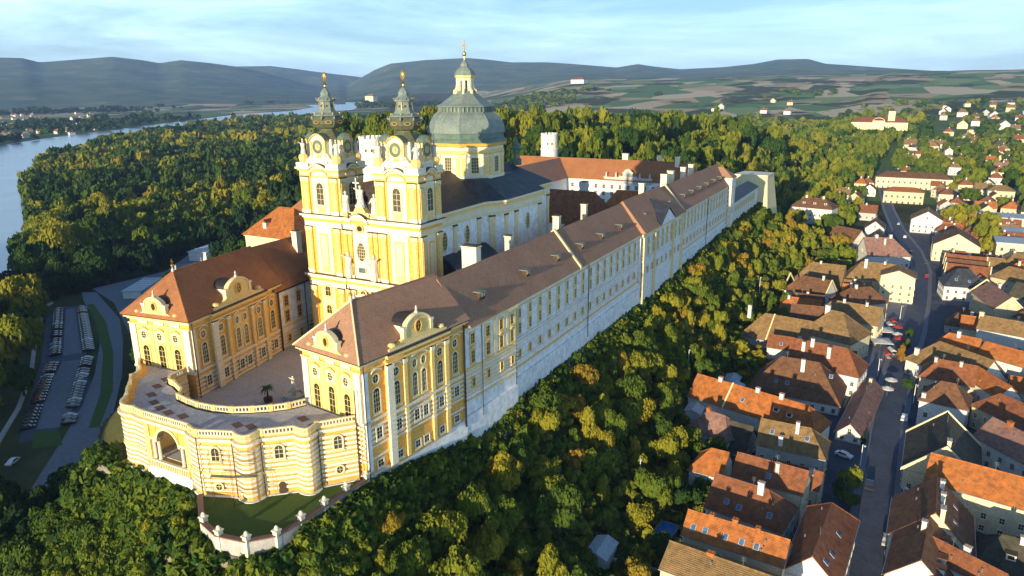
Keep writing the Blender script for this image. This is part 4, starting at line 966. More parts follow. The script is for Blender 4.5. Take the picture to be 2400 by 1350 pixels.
# polar sheet around the place, finer near the camera side
NA=560; RR=[0]
rr_=55.0; rad=[]
while rr_<13000: rad.append(rr_); rr_*=1.0115
rad=np.array(rad); angs=np.linspace(YAW-1.25,YAW+1.25,NA)
RG,AG=np.meshgrid(rad,angs,indexing='ij'); GX=CAMP[0]+RG*np.cos(AG); GY=CAMP[1]+RG*np.sin(AG); GZ=height(GX,GY)
nr=len(rad); vs=np.stack([GX,GY,GZ],-1).reshape(-1,3)
ii,jj=np.meshgrid(np.arange(nr-1),np.arange(NA-1),indexing='ij'); a_=(ii*NA+jj).ravel()
fs=np.stack([a_,a_+NA,a_+NA+1,a_+1],-1)
def npmesh(name,vs,fs,mats,smooth=False,attr=None):
    me=bpy.data.meshes.new(name); nv=len(vs); nf=len(fs); k=fs.shape[1]
    me.vertices.add(nv); me.vertices.foreach_set('co',vs.astype(np.float32).ravel())
    me.loops.add(nf*k); me.loops.foreach_set('vertex_index',fs.astype(np.int32).ravel())
    me.polygons.add(nf); me.polygons.foreach_set('loop_start',np.arange(0,nf*k,k,dtype=np.int32)); me.polygons.foreach_set('loop_total',np.full(nf,k,np.int32))
    if smooth: me.polygons.foreach_set('use_smooth',np.ones(nf,bool))
    for m in mats: me.materials.append(m)
    if attr is not None:
        at=me.attributes.new('tint','FLOAT','POINT'); at.data.foreach_set('value',attr.astype(np.float32))
    me.update(); return me
# soil type painted by place: 0 forest floor, 1 meadow, 2 fields, 3 town paving, 4 rock
def soil(X,Y):
    r=np.hypot(X-CAMP[0],Y-CAMP[1]); az=np.arctan2(Y-CAMP[1],X-CAMP[0])
    right=az<YAW+.03
    v=np.zeros_like(X)
    v=np.where((r>650)&right&(Y<60),1,v)
    v=np.where((az<YAW+.05+.05*fbm(X/450,Y/450))&(r>1900)&(r<6500),2,v)
    v=np.where((az>YAW+.18)&(r>1500)&(r<4600),1,v)
    v=np.where((az>YAW+.16)&(r>3300)&(r<5000),2,v)
    v=np.where(r>np.where(az>YAW+.22,4700,5600)+500*fbm(X/500,Y/500),5,v)
    v=np.where((Y<-86)&(Y>-128)&(X<430),3,v)
    v=np.where((Y<-128)&(X<650)&(r<800),3,v)
    h1=height(X+2,Y);h2=height(X-2,Y);h3=height(X,Y+2);h4=height(X,Y-2)
    sl=np.hypot(h1-h2,h3-h4)/4
    v=np.where((r<500)&(sl>1.35),4,v)
    return v
SO=soil(GX,GY).ravel()
gm,nt,bs=nodes('ground'); L=nt.links
tc=nt.nodes.new('ShaderNodeTexCoord'); at=nd(nt,'ShaderNodeAttribute',attribute_name='tint')
def nz_(sc,det=5.): 
    n=nd(nt,'ShaderNodeTexNoise',Scale=sc,Detail=det,Roughness=.65); L.new(tc.outputs['Object'],n.inputs['Vector']); return n.outputs['Fac']
forest=ramp(nt,nz_(.02,8.),[(.3,(.025,.035,.016)),(.5,(.06,.07,.025)),(.7,(.13,.115,.045))])
mead=ramp(nt,nz_(.01,6.),[(.3,(.06,.12,.035)),(.6,(.12,.19,.05)),(.75,(.18,.19,.09))])
vo=nd(nt,'ShaderNodeTexVoronoi',Scale=.0042,Randomness=.9); mp=nd(nt,'ShaderNodeMapping'); mp.inputs['Scale'].default_value=(1,2.1,0); mp.inputs['Rotation'].default_value=(0,0,.6); L.new(tc.outputs['Object'],mp.inputs['Vector']); L.new(mp.outputs['Vector'],vo.inputs['Vector'])
sep=nt.nodes.new('ShaderNodeSeparateColor'); L.new(vo.outputs['Color'],sep.inputs['Color'])
fld=ramp(nt,sep.outputs['Red'],[(.0,(.11,.20,.07)),(.25,(.14,.25,.08)),(.3,(.44,.33,.19)),(.5,(.52,.40,.25)),(.55,(.20,.28,.10)),(.7,(.05,.08,.03)),(.8,(.55,.45,.29)),(1,(.28,.33,.15))]); 
for n in nt.nodes:
    if n.type=='VALTORGB' and len(n.color_ramp.elements)==8: n.color_ramp.interpolation='CONSTANT'
wd=nt.nodes.new('ShaderNodeMix'); wd.data_type='RGBA'; L.new(ramp(nt,nz_(.0035,5.),[(.54,(0,0,0)),(.58,(1,1,1))]),wd.inputs['Factor']); L.new(fld,wd.inputs['A']); L.new(forest,wd.inputs['B'])
town=ramp(nt,nz_(.12),[(.3,(.105,.115,.145)),(.7,(.07,.078,.10))])
rock=ramp(nt,nz_(.3),[(.3,(.10,.09,.06)),(.5,(.30,.27,.21)),(.7,(.16,.14,.10))])
def step(lo,a,b):
    c=nd(nt,'ShaderNodeMath',operation='GREATER_THAN'); L.new(at.outputs['Fac'],c.inputs[0]); c.inputs[1].default_value=lo
    m=nt.nodes.new('ShaderNodeMix'); m.data_type='RGBA'; L.new(c.outputs[0],m.inputs['Factor']); L.new(a,m.inputs['A']); L.new(b,m.inputs['B']); return m.outputs['Result']
c=step(.5,forest,mead); c=step(1.5,c,wd.outputs['Result']); c=step(2.5,c,town); c=step(3.5,c,rock); hillw=ramp(nt,nz_(.004,9.),[(.3,(.04,.075,.05)),(.48,(.08,.13,.07)),(.6,(.13,.16,.08)),(.72,(.24,.27,.13))]); c=step(4.5,c,hillw)
L.new(c,bs.inputs['Base Color']); bs.inputs['Roughness'].default_value=1; bs.inputs['Specular IOR Level'].default_value=.1
bu=nd(nt,'ShaderNodeBump',Strength=.7,Distance=2.5); L.new(nz_(.06,8.),bu.inputs['Height']); L.new(bu.outputs['Normal'],bs.inputs['Normal'])
go=bpy.data.objects.new('ground',npmesh('ground',vs,fs,[gm],True,SO)); COL.objects.link(go); tag(go,kind='structure')
# water
wm,nt,bs=nodes('river_water'); L=nt.links; tc=nt.nodes.new('ShaderNodeTexCoord')
bs.inputs['Base Color'].default_value=(.10,.14,.19,1); bs.inputs['Roughness'].default_value=.22; bs.inputs['Specular IOR Level'].default_value=1.0
n=nd(nt,'ShaderNodeTexNoise',Scale=.25,Detail=5.); L.new(tc.outputs['Object'],n.inputs['Vector']); bu=nd(nt,'ShaderNodeBump',Strength=.25,Distance=.3); L.new(n.outputs['Fac'],bu.inputs['Height']); L.new(bu.outputs['Normal'],bs.inputs['Normal'])
n=nd(nt,'ShaderNodeTexNoise',Scale=.012,Detail=3.); L.new(tc.outputs['Object'],n.inputs['Vector']); L.new(ramp(nt,n.outputs['Fac'],[(.3,(.20,.26,.36)),(.7,(.28,.35,.45))]),bs.inputs['Base Color'])
M['water']=wm
def sheet(name,pts,z,k,kind='structure',**kw):
    m=MB(); m.poly([(x,y,z) for x,y in pts],k); o=m.build(name); tag(o,kind=kind,**kw); return o
RIVER=[(-60,215),(20,262),(70,305),(112,366),(136,418),(176,474),(205,529),(242,596),(300,712),(366,823),(480,1000),(632,1150),(776,1310),(870,1380),(1030,1490),(1250,1620),(1500,1760),(1900,1980),(2400,2180),(2600,2230),(3400,2800),(4086,3332),(4700,3800),(5200,4300),(4700,4150),(4300,3780),(3845,3500),(3300,3200),(2900,2750),(2400,2420),(2000,2330),(1474,2010),(1132,1800),(871,1640),(676,1500),(560,1410),(400,1180),(200,900),(0,640),(-160,420)]
sheet('river',RIVER,-47.7,'water')
# parking ground north of the rock
def poly_z(pts,dz=.0): return pts
sheet('car_park_road',[(90,268),(94,262),(71,208),(53,179),(29,144),(11,121),(-6,100),(-30,80),(-36,88),(-12,112),(5,130),(24,153),(46,184),(64,214),(80,250)],-42.86,'kerb')
sheet('car_park_lane',[(70,252),(75,243),(33,172),(10,132),(-12,118),(-20,121),(-4,146),(22,184),(56,240)],-42.9,'asph')
sheet('car_park_centre',[(68.5,246),(71,242),(35.5,179.5),(30.5,184)],-42.88,'kerb'); sheet('car_park_centre',[(26.5,177.5),(31,173),(11,139),(-8,121),(-12,126),(5,151)],-42.88,'kerb')
sheet('grass_verge',[(-12.9,125.7),(-9,119),(-14.5,108),(-20,114)],-42.84,'grass'); sheet('grass_verge',[(78,244),(62,212),(39,171),(14,134),(-4,112),(-2,109.5),(18,133),(42,169),(65,209),(80,242)],-42.82,'grass')
sheet('car_park',[(86,235),(97,270),(140,268),(185,300),(205,290),(170,250),(110,215),(68,180),(60,185)],-42.85,'kerb')
pw=[(72,262),(66,258),(35,210),(13,173),(-6,146),(-26,122)]
m=MB(); ribbon(m,pw,0,1.4,-43.2,-42.4,'wall'); tag(m.build('boundary_wall'),'low pale curved wall bounding the shaded car park on its river side','wall')
# =================================================================== STREETS
def road(name,Lp,Rp,z,k):
    m=MB(); n=len(Lp); m.add([(x,y,z) for x,y in Lp]+[(x,y,z) for x,y in Rp],[(i,n+i,n+i+1,i+1) for i in range(n-1)],k); o=m.build(name); tag(o,kind='structure')
STL=[(-30,-104.0),(15.2,-104.0),(43.4,-104.0),(84.1,-104.6),(113.5,-105.4),(141.9,-107),(177.9,-109),(230.0,-112),(285.7,-114),(335.3,-110.7),(398.4,-101.4),(485.5,-92.9),(609.5,-84.5),(751.6,-77.4)]
STR=[(-30,-111),(18.9,-111.1),(46.9,-110.8),(87.6,-111.4),(125.5,-113.0),(150,-114.5),(185,-117),(236,-119),(290,-120),(340,-116),(402,-106.5),(488,-98),(611.4,-90),(753.4,-82.4)]
road('street',STL,STR,-32.97,'asph')
m=MB(); ribbon(m,STL,-1.6,0,-33.2,-32.85,'kerb'); tag(m.build('pavement'),kind='structure')
m=MB(); ribbon(m,STR,0,1.6,-33.2,-32.85,'kerb'); tag(m.build('pavement'),kind='structure')
sheet('market_square',[(118,-95),(118,-103.3),(142,-105),(178,-107),(225,-109.8),(225,-104),(200,-100),(170,-99),(140,-96)],-32.95,'kerb')

# =================================================================== TOWN HOUSES
RK={'o':'oran','ob':'obro','b':'brow','p':'purp','t':'tan','d':'dark','s':'slate'}
HWIN=dict(w=.85,h=1.25,kind='rect',t=.13,frame='white',pane='glass',bars=(1,1))
HWIN2=dict(w=.85,h=1.25,kind='rect',t=.10,frame='hw_g',pane='glass',bars=(1,1),sill=False)
def house(label,x1,y1,x2,y2,zr,ze,hw,h1,h2,col,wall='hw_w',zg=-33.3,chim_=(),sky=(),par=False,wins=True,group=None,name='house',side=(1,1),dorm=()):
    L=math.hypot(x2-x1,y2-y1); rz=math.atan2(y2-y1,x2-x1); cx,cy=(x1+x2)/2,(y1+y2)/2
    H=thing(name,label,'house',(cx,cy,zg),rz,group); H['_local']=1
    e=ze-zg; r=zr-zg; a=-L/2-(hw*.85 if h1 else .25); b=L/2+(hw*.85 if h2 else .25); wi=.4
    wa=a+(wi if h1 else .25); wb=b-(wi if h2 else .25); wy=hw-wi
    m=MB(); m.box(ID,wa,wb,-wy,wy,-1.5,e-.02,wall)
    for s,hp,u in ((-1,h1,wa),(1,h2,wb)):
        if not hp: m.add([(u,-wy,e-.03),(u,wy,e-.03),(u,0,r-.28),(u-s*.35,-wy,e-.03),(u-s*.35,wy,e-.03),(u-s*.35,0,r-.28)],[(0,1,2),(5,4,3),(0,2,5,3),(1,4,5,2)],wall)
    m.box(ID,wa-.06,wb+.06,-wy-.06,wy+.06,e-.45,e-.15,'hw_g' if wall!='hw_g' else 'hw_w'); m.box(ID,wa-.04,wb+.04,-wy-.04,wy+.04,-1.5,.7,'hw_g')
    m.build('wall',H)
    q=MB(); V=[(a,-hw,e),(b,-hw,e),(b,hw,e),(a,hw,e),(-L/2 if h1 else a,0,r),(L/2 if h2 else b,0,r)]
    T=.22; V+=[(x,y,z-T) for x,y,z in V]
    q.add(V,[(0,1,5,4),(2,3,4,5),(3,0,4),(1,2,5)] if (h1 and h2) else [(0,1,5,4),(2,3,4,5)]+([(3,0,4)] if h1 else [(0,4,10,6),(4,3,9,10)])+([(1,2,5)] if h2 else [(1,7,11,5),(5,11,8,2)]),RK.get(col,col))
    q.add(V,[(6,10,11,7),(8,11,10,9),(0,6,7,1),(2,8,9,3)]+([(3,9,6,0)] if h1 else [])+([(1,7,8,2)] if h2 else []),'wood')
    q.tube((V[4][0],0,r+.02),(V[5][0],0,r+.02),.15,.15,RK.get(col,col),5)
    for i_,hp,ends in ((4,h1,(0,3)),(5,h2,(1,2))):
        if hp:
            for k in ends: q.tube((V[i_][0],0,r+.02),(V[k][0],V[k][1],V[k][2]+.04),.13,.13,RK.get(col,col),5)
    rf_=q.build('roof',H)
    g=MB()
    for s in (-1,1): g.tube((a,s*(hw+.06),e-.12),(b,s*(hw+.06),e-.12),.09,.09,'metal',5); g.tube((b-.5,s*(wy+.1),e-.2),(b-.5,s*(wy+.1),-1),.06,.06,'metal',5)
    g.split('gutter',H)
    va=random.Random(int(cx*7+cy*3))
    for t_ in range(va.randint(1,3)):
        u_=va.uniform(a*.7,b*.7); v_=va.choice((-1,1))*va.uniform(.25,.7)*hw; zz=r-abs(v_)*(r-e)/hw; m=MB(); m.lathe(u_,v_,[(.13,zz-.1),(.13,zz+.45),(.2,zz+.5),(.05,zz+.62)],'metal',6); m.build('vent_pipe',H)
    if va.random()<.5:
        u_=va.uniform(a*.5,b*.5); m=MB(); m.tube((u_,0,r),(u_,0,r+1.9),.035,.03,'metal',4)
        for q_ in (1.1,1.45,1.8): m.tube((u_-.45,0,r+q_),(u_+.45,0,r+q_),.025,.025,'metal',4)
        m.build('aerial',H)
    if par:
        for s,u in ((-1,a),(1,b)):
            g=MB(); F=(u,0,0,0,-1,-1,0)
            g.fprism((u,0,0,0,1,1,0),[(-hw-.2,e-.4),(0,r-.2),(hw+.2,e-.4),(hw+.2,e+.3),(0,r+.45),(-hw-.2,e+.3)],-.22,.22,'cream' if wall!='hw_c' else 'hw_c'); g.build('parapet',H)
    for c in chim_:
        u,v,ht=c[:3]; k=c[3] if len(c)>3 else 'hw_w'; w=c[4] if len(c)>4 else .55
        u=a+(b-a)*u; zz=r-abs(v)*(r-e)/hw if abs(v)<hw else e
        m=MB(); m.box((u,v,0,1,0,0,1),-w,w,-.4,.4,zz-1.6,r+ht,k); m.box((u,v,0,1,0,0,1),-w-.12,w+.12,-.52,.52,r+ht,r+ht+.16,'hw_g' if k!='oran' else 'oran')
        for t in (-.22,.22): m.lathe(u+t,v,[(.12,r+ht+.16),(.12,r+ht+.5)],'obro',6)
        m.build('chimney',H)
    sl=(r-e)/hw
    for u,v in sky:
        u=a+(b-a)*u; s=-1 if v<0 else 1; d0=hw*(1-abs(v))
        m=MB(); y0=s*d0; n_=math.atan(sl)
        F=(u,y0,e+(hw-d0)*sl,1,0,0,1)
        P=[(du,dv) for du in (-.42,.42) for dv in (-.55,.55)]
        c_=math.cos(n_); s_=math.sin(n_)
        def pt(du,dv,o): return (u+du,s*(d0-dv*c_+o*s_),e+(hw-d0)*sl+dv*s_+o*c_)
        for gk,g0,o in (('hw_g',.1,.06),('sky_glass',0,.12)):
            V=[pt(-.42-g0,-.55-g0,o),pt(.42+g0,-.55-g0,o),pt(.42+g0,.55+g0,o),pt(-.42-g0,.55+g0,o)]+[pt(-.42-g0,-.55-g0,-.05),pt(.42+g0,-.55-g0,-.05),pt(.42+g0,.55+g0,-.05),pt(-.42-g0,.55+g0,-.05)]
            m.add(V,[(0,1,2,3),(0,4,5,1),(1,5,6,2),(2,6,7,3),(3,7,4,0)],gk)
        m.build('skylight',H)
    for u,v in dorm:
        u=a+(b-a)*u; s=-1 if v<0 else 1; y=s*hw*(1-abs(v)); zz=e+hw*abs(v)*sl
        m=MB(); F=(u,y,zz,-s*-1.0 if s<0 else -1.0,0,0,s)
        F=(u,y,zz,1,0,0,s)
        m.box(F,-.8,.8,-1.9,.1,-.2,1.15,wall); m.box(F,-1.0,1.0,-2.0,.35,1.15,1.3,RK.get(col,col)); m.box(F,-.5,.5,.1,.14,.15,.95,'glass'); m.build('roof_dormer',H)
    if wins:
        nfl=max(1,int((e-.9)/2.9)); step=2.7
        def row(F,Lw):
            n=max(1,int((Lw-1.2)/step))
            for i in range(n):
                u=Lw*(i+.5)/n
                for f in range(nfl): win(H,F,u,.95+f*2.85,HWIN if wall!='hw_w' else HWIN2,n=.0)
        row((wa,wy,0,0,-1,-1,0),2*wy); row((wb,-wy,0,0,1,1,0),2*wy)
        if side[0]: row((wa,-wy,0,1,0,0,-1),wb-wa)
        if side[1]: row((wb,wy,0,-1,0,0,1),wb-wa)
        if not h1 and r-e>3: win(H,(wa,wy,0,0,-1,-1,0),wy,e+.7,HWIN,n=.0)
    del H['_local']
    for c in H.children_recursive:
        if '_local' in c: del c['_local']
    return H
HOUSES=[
 ('orange1', 4.5, -74.8, 3.3, -93.6, -21, -24.6, 3.8, 0, 0, 'o'),
 ('h2', 20.7, -76.3, 19.2, -87.3, -21, -26.4, 5.7, 0, 1, 'ob'),
 ('h3', 32.4, -78.5, 30.9, -93.5, -21, -25.0, 4.2, 0, 0, 'ob'),
 ('h4', 35.3, -71.8, 35.1, -75.8, -23, -27.5, 4.8, 1, 0, 'o'),
 ('h5', 52.6, -80.0, 52.5, -91.5, -21, -26.0, 5.2, 0, 1, 't'),
 ('h6', 76.5, -57.9, 68.1, -89.2, -22, -27.3, 5.4, 0, 1, 'o'),
 ('h7', 57.6, -65.9, 56.2, -70.4, -24, -28.5, 4.6, 1, 1, 'p'),
 ('h7b', 56.5, -70.4, 55.3, -77.7, -25, -32.5, 6.5, 0, 0, 'd'),
 ('h8', 99.4, -77.4, 99.1, -88.3, -21, -29.9, 9.2, 1, 1, 'b'),
 ('h9', 115.5, -78.4, 112.9, -94.9, -20, -26.3, 6.5, 0, 1, 'ob'),
 ('h10a', 141.9, -65.4, 139.3, -81.9, -21, -28.5, 7.8, 1, 0, 't'),
 ('h10b', 142.7, -87.2, 141.4, -91.0, -17, -24.8, 8.4, 1, 1, 't'),
 ('h10c', 154.9, -72.5, 156.2, -83.5, -20, -27, 7.2, 0, 0, 'b'),
 ('h11', 167.0, -85.5, 164.2, -102.7, -20, -25.5, 5.7, 1, 0, 't'),
 ('h11b', 183.4, -90.1, 189.7, -97.1, -19, -24.5, 5.7, 1, 1, 'b'),
 ('h12', 204.1, -70.0, 200.5, -82.0, -21, -26.9, 6.3, 1, 0, 'b'),
 ('h13', 232.3, -70.7, 231.1, -85.0, -21, -28.8, 8.3, 1, 0, 't'),
 ('h14', 234.2, -91.2, 234.7, -105.0, -19, -25.7, 6.8, 1, 1, 't'),
 ('h17', 293.2, -88.6, 298.4, -101.8, -19, -27.1, 8.7, 0, 1, 'p'),
 ('h18', 339.4, -71.4, 329.1, -85.7, -22, -28.0, 6.2, 0, 0, 'b'),
 ('r1', 242.4, -129.2, 243.1, -134.0, -20, -26.5, 6.9, 1, 1, 's'),
 ('r2', 222.3, -140.0, 200.2, -145.3, -20, -25.2, 5.4, 1, 0, 'p'),
 ('r3', 170.6, -133.6, 166.0, -150.4, -20, -24.0, 4.2, 0, 0, 't'),
 ('r3b', 147.1, -123.2, 144.6, -132.1, -21, -24.9, 4.1, 1, 0, 'o'),
 ('r3c', 142.9, -133.2, 135.7, -145.9, -21, -24.7, 3.9, 0, 0, 'o'),
 ('r4', 136.3, -120.3, 124.5, -134.1, -21, -28, 7.2, 1, 0, 't'),
 ('r5', 118.4, -119.8, 117.2, -129.6, -21, -25.9, 5.2, 1, 0, 'ob'),
 ('r5b', 120.2, -129.9, 107.1, -137.0, -22, -25.4, 3.7, 0, 0, 'o'),
 ('r6', 96.9, -119.6, 96.4, -123.1, -20, -24.9, 5.1, 1, 1, 'b'),
 ('r7', 75.3, -120.6, 54.5, -119.9, -20, -27.5, 8.2, 0, 0, 'd'),
 ('r8', 39.0, -117.7, 24.0, -117.2, -20, -27.3, 7.6, 0, 0, 'b'),
 ('r8b', 24.5, -116.4, 8.2, -114.9, -21, -26.3, 5.6, 0, 0, 'b'),
 ('r9', 49.9, -116.9, 46.3, -136.4, -20, -24.8, 5.0, 0, 0, 'o'),
 ('r10', 18.7, -116.1, 12.0, -127.9, -22, -24.7, 2.7, 1, 0, 'ob'),
 ('isl', 21.8, -99.2, 1.9, -97.9, -22, -26.9, 5.1, 1, 0, 'ob'),
 ('isl2', 74.1, -99.3, 111.1, -102.7, -27.5, -31.0, 3.7, 0, 0, 'p'),
]
EX={
'orange1':dict(l='narrow bright orange roofed house lowest in the row left of the lane, three small chimneys',w='hw_c',c=[(.25,0,.5,'oran',.4),(.48,0,.9,'oran',.5),(.7,0,.6,'oran',.4)],s=[(.1,-.4),(.22,-.42),(.42,-.42),(.58,-.42),(.72,-.42)]),
'h2':dict(l='orange roofed house with fat white chimney and half hip, second up the row',w='hw_w',c=[(.62,-.8,1.6,'hw_w',.6)],s=[(.25,-.35),(.42,-.3),(.8,-.35)]),
'h3':dict(l='long red tiled house third up the row, sunlit orange along its ridge',w='hw_c',c=[(.6,-1.4,.6,'hw_g',.4)],s=[(.5,-.4)]),
'h4':dict(l='short hipped orange roof end at the tree side of the row',w='hw_w'),
'h5':dict(l='large beige patchy hip roof house with two tall chimneys',w='hw_g',c=[(.55,-1.2,1.4,'hw_w',.4),(.35,-4.0,-1.8,'hw_w',.5)],s=[(.2,-.6),(.7,-.6)]),
'h6':dict(l='longest orange roofed house with white fire wall crossing its roof',w='hw_w',c=[(.2,0,.9,'hw_w',.5),(.5,0,.9,'hw_w',.5),(.68,0,1.2,'hw_w',.5)],d=[(.68,-.45),(.78,-.4)],s=[(.42,-.5)],fw=.34),
'h7':dict(l='little violet grey hip roof outbuilding beside the trees',w='hw_w',c=[(.3,0,.6,'oran',.5)]),
'h7b':dict(l='dark mossy lean roofed house squeezed below the long orange one',w='hw_g'),
'h8':dict(l='broad brown hip roofed house with one tall slim pale chimney stack',w='hw_w',c=[(.55,-2.5,1.0,'hw_w',.55)],s=[(.3,-.35),(.42,-.35),(.85,-.7)]),
'h9':dict(l='red roofed house with three white chimneys beside the tall beige corner house',w='hw_w',c=[(.3,-1,1.3,'hw_w',.5),(.55,-3,.2,'hw_w',.5),(.2,-2.5,.2,'hw_w',.5)]),
'h10a':dict(l='long weathered tan roof with white fire wall end nearest the wood',w='hw_g',c=[(.05,-1,2.2,'hw_w',.6)],fw=.2),
'h10b':dict(l='tall corner house with large tan pyramid roof above the market stalls',w='hw_c',c=[(.3,.6,1.2,'hw_w',.8)]),
'h10c':dict(l='dark brown roofed rear house half hidden behind the tan pyramid roof',w='hw_w'),
'h11':dict(l='wide tan roofed house with pale front slope facing the market square',w='hw_y',c=[(.4,0,1,'hw_w',.4),(.75,0,1,'hw_w',.4)]),
'h11b':dict(l='small brown hip roof wedged behind the pale fronted market house',w='hw_y',c=[(.4,0,1.2,'hw_w',.4)]),
'h12':dict(l='brown roofed house at the wood edge with long white ridge line',w='hw_w',c=[(.8,0,1.4,'hw_w',.4)],par=True),
'h13':dict(l='two pitched tan and brown house touching the wood',w='hw_y',c=[(.5,0,.8,'hw_w',.4)]),
'h14':dict(l='big tan hip roof with one square white chimney behind the bright corner front',w='hw_c',c=[(.3,-2,1.6,'hw_w',.6),(.6,0,.8,'hw_w',.4)]),
'h17':dict(l='plum roofed house with two white chimneys on its sunlit ridge',w='hw_w',c=[(.3,0,1.4,'hw_w',.6),(.62,0,1.4,'hw_w',.6),(.45,-3,.0,'hw_w',.4)]),
'h18':dict(l='low brown roof under the trees left of the street bend',w='hw_w'),
'r1':dict(l='blue grey slate hip roofed house with white walls right of the street',w='hw_w',s=[(.3,-.4),(.6,-.35)]),
'r2':dict(l='plum roofed house with pale gable strip on the right of the square',w='hw_y',c=[(.4,1,1.2,'hw_w',.5)],par=True),
'r3':dict(l='long tan roof house with white side wall full of small windows',w='hw_w',c=[(.02,0,1,'hw_y',.7)]),
'r3b':dict(l='orange hip roof peak with a round topped chimney on the right row',w='hw_y',c=[(.5,-.5,1.2,'hw_w',.5)]),
'r3c':dict(l='bright orange ridge behind the tan roofs of the right row',w='hw_w'),
'r4':dict(l='grey tan hip roof house facing the stalls across the street',w='hw_w',c=[(.1,-5,-3,'hw_w',.6)]),
'r5':dict(l='red hip roof with sunlit orange ridge across from the lower square',w='hw_y',c=[(.25,-.6,.5,'hw_g',.4),(.7,-.6,.5,'hw_g',.4)]),
'r5b':dict(l='narrow vivid orange roof running back from the red hip roof',w='hw_w',s=[(.6,.5)]),
'r6':dict(l='dark brown pyramid roof with lit left edge beside the street',w='hw_w',c=[(.1,-4,-3,'hw_w',.5)]),
'r7':dict(l='great dark mossy roof framed by pale parapets along the street',w='hw_c',par=True,c=[(.9,.4,1.0,'hw_c',.9)]),
'r8':dict(l='steep brown roof along the street behind a cream cut in terrace',w='hw_c',c=[(.2,1.0,.8,'hw_w',.5),(.55,1.2,.8,'hw_w',.5),(.95,1.2,1.0,'hw_c',.9)],s=[(.3,.5),(.7,.5)]),
'r8b':dict(l='lowest brown street side roof with four white fronted dormers',w='hw_w',c=[(.3,-.6,1.0,'hw_w',.5)],d=[(.2,.35),(.4,.35),(.6,.35),(.8,.35)]),
'r9':dict(l='large orange brown roof over a tall pale wall with six clustered windows',w='hw_c'),
'r10':dict(l='orange and red roof pair at the bottom right by the street',w='hw_w',c=[(.55,1,.8,'hw_w',.5)]),
'isl':dict(l='orange brown island house with white gable between lane and street',w='hw_w',s=[(.45,.5),(.75,.5),(.9,.6)]),
'isl2':dict(l='thin grey roofed row with small white gable between lane and street',w='hw_w',c=[(.9,0,.8,'hw_c',.4)]),
}
for h in HOUSES:
    n=h[0]; e=EX[n]; x1,y1,x2,y2,zr,ze,hw,h1,h2,col=h[1:]
    x1,y1,x2,y2=[float(v) for v in (x1,y1,x2,y2)]
    H=house(e['l'],x1,y1,x2,y2,zr,ze,hw,h1,h2,col,e['w'],chim_=e.get('c',()),sky=e.get('s',()),par=e.get('par',False),dorm=e.get('d',()))
    if 'fw' in e:
        L=math.hypot(x2-x1,y2-y1); m=MB(); u=-L/2+L*e['fw']; ee=ze+33.3; rr=zr+33.3
        m.fprism((u,0,0,0,1,1,0),[(-hw-.2,ee-.3),(0,rr-.1),(hw+.2,ee-.3),(hw+.2,ee+.3),(0,rr+.4),(-hw-.2,ee+.3)],-.22,.22,'cream'); H['_local']=1; o=m.build('fire_wall',H); del H['_local']; del o['_local']
# block shaped houses (west wall centre line, depth east)
def gable(label,xw,ya,yb,depth,ze,zr,col,wall,zg=-33.3,**k):
    """house whose gable end faces west; ridge runs east"""
    y=(ya+yb)/2; return house(label,xw,y,xw+depth,y,zr,ze,abs(ya-yb)/2,0,0,col,wall,zg=zg,**k)
gable('tall bright cream corner house with broad blank front closing the market square',222,-113.5,-99.5,12,-21.5,-18.6,'tan','hw_c')
gable('small white gabled house just left of the street bend',352,-97,-86,16,-24.5,-20,'brow','hw_w')
gable('second small white gabled house nearer along the street bend',318,-99,-89,14,-25,-21,'brow','hw_w')
gable('large cream gable fronted house right of the street bend',316,-143,-121,22,-24,-17.5,'brow','hw_c')
gable('white gabled house farther right beyond the bend',396,-128,-110,20,-24.5,-19,'tan','hw_w')
for i,(x,c,w) in enumerate(((262,'obro','hw_c'),(273,'brow','hw_w'),(284,'obro','hw_y'))):
    house(['first','middle','last'][i]+' narrow roof between pale parapets right of the upper street',x,-126,x-2,-143,-22,-26,4.6,0,0,c,w,par=True)
house('long dark roofed house at the right edge behind the white arcade',92,-150,84,-172,-22,-26,5,0,0,'brow','hw_w')
house('white arcaded rear building at the right edge',60,-140,52,-160,-24,-27,4.5,0,0,'obro','hw_w')
house('violet grey roofed courtyard house behind the dark street roof',82,-131,70,-142,-22,-26.5,5.5,0,0,'purp','hw_w',chim_=[(.3,0,1,'oran',.6)])
house('brown roofed courtyard house behind the red hip roof',100,-134,88,-146,-22,-26.5,5,1,0,'obro','hw_y',chim_=[(.6,0,1,'hw_w',.5)])
house('tan roofed rear house with tall white chimney at the right',112,-143,104,-158,-22,-26.5,5,0,0,'tan','hw_w',chim_=[(.1,0,2.4,'hw_w',.7)])
house('grey roofed rear house beside the long tan roof',150,-150,142,-168,-21,-26,5.5,0,0,'dark','hw_w')
house('brown hip roofed rear house behind the plum roof',196,-152,186,-168,-21,-26,5.5,1,1,'brow','hw_w',chim_=[(.4,0,1.2,'hw_w',.5)])
house('dark roofed rear house right of the slate hip roof',232,-150,222,-168,-21,-26,6,0,1,'dark','hw_g')
house('tan roofed house behind the slate hip roof',262,-150,250,-166,-21,-26,5.5,1,0,'tan','hw_y')
house('orange roofed bottom right corner house',2,-118,-6,-130,-22,-25.5,5,1,0,'oran','hw_w')
house('red roofed house cut off at the bottom right corner',6,-129,-8,-136,-23,-26.5,4.5,0,0,'obro','hw_w')
house('beige roofed house at the bottom edge with round vent box',-5,-74,-7,-96,-22.5,-25.5,5,0,0,'tan','hw_y',chim_=[(.35,0,.5,'oran',.6)])
house('brown roofed house behind the orange brown long roof at the right edge',36,-140,30,-160,-22,-26,4.6,0,0,'obro','hw_w')
